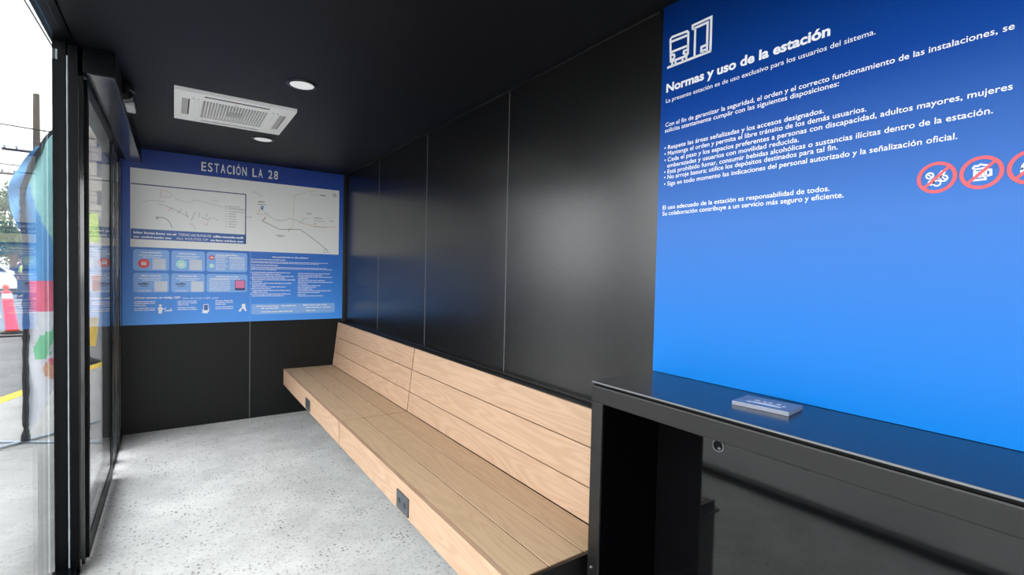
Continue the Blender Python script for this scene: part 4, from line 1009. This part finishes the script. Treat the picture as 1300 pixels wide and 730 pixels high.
bmesh.ops.delete(bm, geom=[v for v in bm.verts if v.co.z < 1.69 and v.co.y < 0.02], context='VERTS')
me = bpy.data.meshes.new('hair'); bm.to_mesh(me); bm.free(); me.materials.append(MT['hair']); o = bpy.data.objects.new('hair', me); COL.objects.link(o); o.parent = PR
for s in (1, -1):
    bm = nb(); box(bm, s * 0.14 - 0.05, s * 0.14 + 0.05, -0.20, 0.08, 0.0, 0.085, 0.03)
    me = bpy.data.meshes.new('shoe'); bm.to_mesh(me); bm.free(); me.materials.append(MT['shoe']); o = bpy.data.objects.new('shoe', me); COL.objects.link(o); o.parent = PR
PR.location = (-5.20, 28.4, -0.05); PR.rotation_euler = (0, 0, math.radians(60))

# utility pole and wires
UP = empty('utility_pole', (-6.68, 40.0, -0.05), 'tall utility pole with crossarms rising above the trees', 'utility pole')
bm = nb(); tube(bm, [(-6.68, 40, -0.05), (-6.68, 40, 11.4)], [0.20, 0.15], 12); obj('shaft', bm, 'pole', UP, smooth=True)
for z, x0, x1 in ((7.95, -8.1, -5.9), (6.55, -8.2, -6.5)):
    bm = nb(); box(bm, x0, x1, 39.8, 39.9, z - 0.07, z + 0.07, 0.01); cr_ = obj('crossarm', bm, 'pole', UP)
    for x in (x0 + 0.1, x0 + 0.6, x1 - 0.1):
        bm = nb(); lathe(bm, [(0.03, 0.07), (0.07, 0.10), (0.05, 0.16), (0.07, 0.20), (0.02, 0.25)], (x, 39.85, z), 10); obj('insulator', bm, 'galv', cr_)
def wire(a, b, sag, r=0.03, lab='thin black overhead wire crossing the white sky'):
    a, b = Vector(a), Vector(b)
    bm = nb(); tube(bm, [a.lerp(b, k / 16) - Vector((0, 0, sag * 4 * (k / 16) * (1 - k / 16))) for k in range(17)], r, 6)
    o = obj('overhead_wire', bm, 'wire', origin=tuple(a)); tag(o, lab, 'wire', 'overhead wires across the street'); return o
WN = ['thick topmost overhead wire crossing the white sky behind the pole', 'faint overhead wire, second from the top', 'faint overhead wire, third from the top', 'overhead wire, fourth from the top, just above the crossarm', 'thick overhead wire, fifth from the top, below the upper crossarm', 'faint overhead wire, sixth from the top', 'overhead wire near the lower crossarm, seventh from the top', 'overhead wire, third from the bottom, above the tree', 'overhead wire, second from the bottom, just over the tree', 'lowest overhead wire, running through the treetops']
for i, (z, r) in enumerate(((9.40, 0.035), (8.9, 0.014), (8.6, 0.014), (8.05, 0.022), (7.15, 0.035), (6.9, 0.014), (6.2, 0.02), (5.5, 0.02), (5.0, 0.022), (4.6, 0.018))):
    wire((-30, 39.70 + 0.005 * i, z + 1.2), (16, 39.70 + 0.005 * i, z - 0.75), 0.35, r, WN[i])
w2 = wire((-0.746, 5.00, 3.078), (-0.616, 3.20, 2.769), 0.0, 0.0045, 'single near wire slanting down beside the window head')
del w2['group']

# trees
def tree(x, y, h, cr_r, n, seed, label, lowc=0.35):
    rnd = random.Random(seed)
    t = empty('tree', (x, y, -0.05), label, 'tree', 'trees across the street')
    bm = nb(); tube(bm, [(x, y, -0.05), (x + 0.1, y, h * 0.35), (x - 0.1, y, h * 0.7)], [0.22, 0.16, 0.07], 8)
    for k in range(5):
        a = k * 1.256 + rnd.random(); tube(bm, [(x + 0.05, y, h * 0.35), (x + math.cos(a) * cr_r * 0.6, y + math.sin(a) * cr_r * 0.6, h * 0.65)], [0.09, 0.03], 6)
    obj('trunk', bm, 'bark', t)
    bm = nb()
    cl = [(x + rnd.uniform(-1, 1) * cr_r * 0.7, y + rnd.uniform(-1, 1) * cr_r * 0.7, h * rnd.uniform(lowc, 0.9)) for _ in range(14)]
    for k in range(n):
        cx, cy, cz = rnd.choice(cl); d = Vector((rnd.gauss(0, 1), rnd.gauss(0, 1), rnd.gauss(0, 0.8))); d = d.normalized() * cr_r * 0.42 * rnd.random() ** 0.4
        p = Vector((cx, cy, cz)) + d; s = rnd.uniform(0.07, 0.16)
        a = Vector((rnd.gauss(0, 1), rnd.gauss(0, 1), rnd.gauss(0, 1))).normalized(); b = a.orthogonal().normalized()
        bm.faces.new([bm.verts.new(p + a * s), bm.verts.new(p + b * s * 0.5), bm.verts.new(p - a * s), bm.verts.new(p - b * s * 0.5)])
    obj('foliage', bm, 'leaf', t, fix=False)['kind'] = 'stuff'
tree(-8.9, 46, 6.6, 2.1, 7000, 1, 'leafy tree standing right behind the utility pole', 0.3)
tree(-14.6, 52, 5.6, 2.6, 6000, 2, 'bushy lower tree left of the utility pole', 0.25)
tree(-21.5, 54, 5.2, 2.8, 5000, 3, 'green tree farthest left across the street', 0.25)

# far building seen through the door
BD = empty('building', (-6.5, 75.0, -0.05), 'pale rendered building far off, seen above the door glass', 'building')
bm = nb(); box(bm, -9.9, -2.0, 75, 85, -0.05, 22); obj('wall', bm, 'build', BD)
bm = nb(); box(bm, -8.8, -8.0, 74.2, 74.98, -0.05, 22); obj('pilaster', bm, 'buildpink', BD)
for k in range(6):
    for x in (-7.4, -5.6, -3.8):
        bm = nb(); box(bm, x, x + 1.1, 74.93, 75.02, 1.6 + 3.4 * k, 3.3 + 3.4 * k); obj('window', bm, 'win', BD)
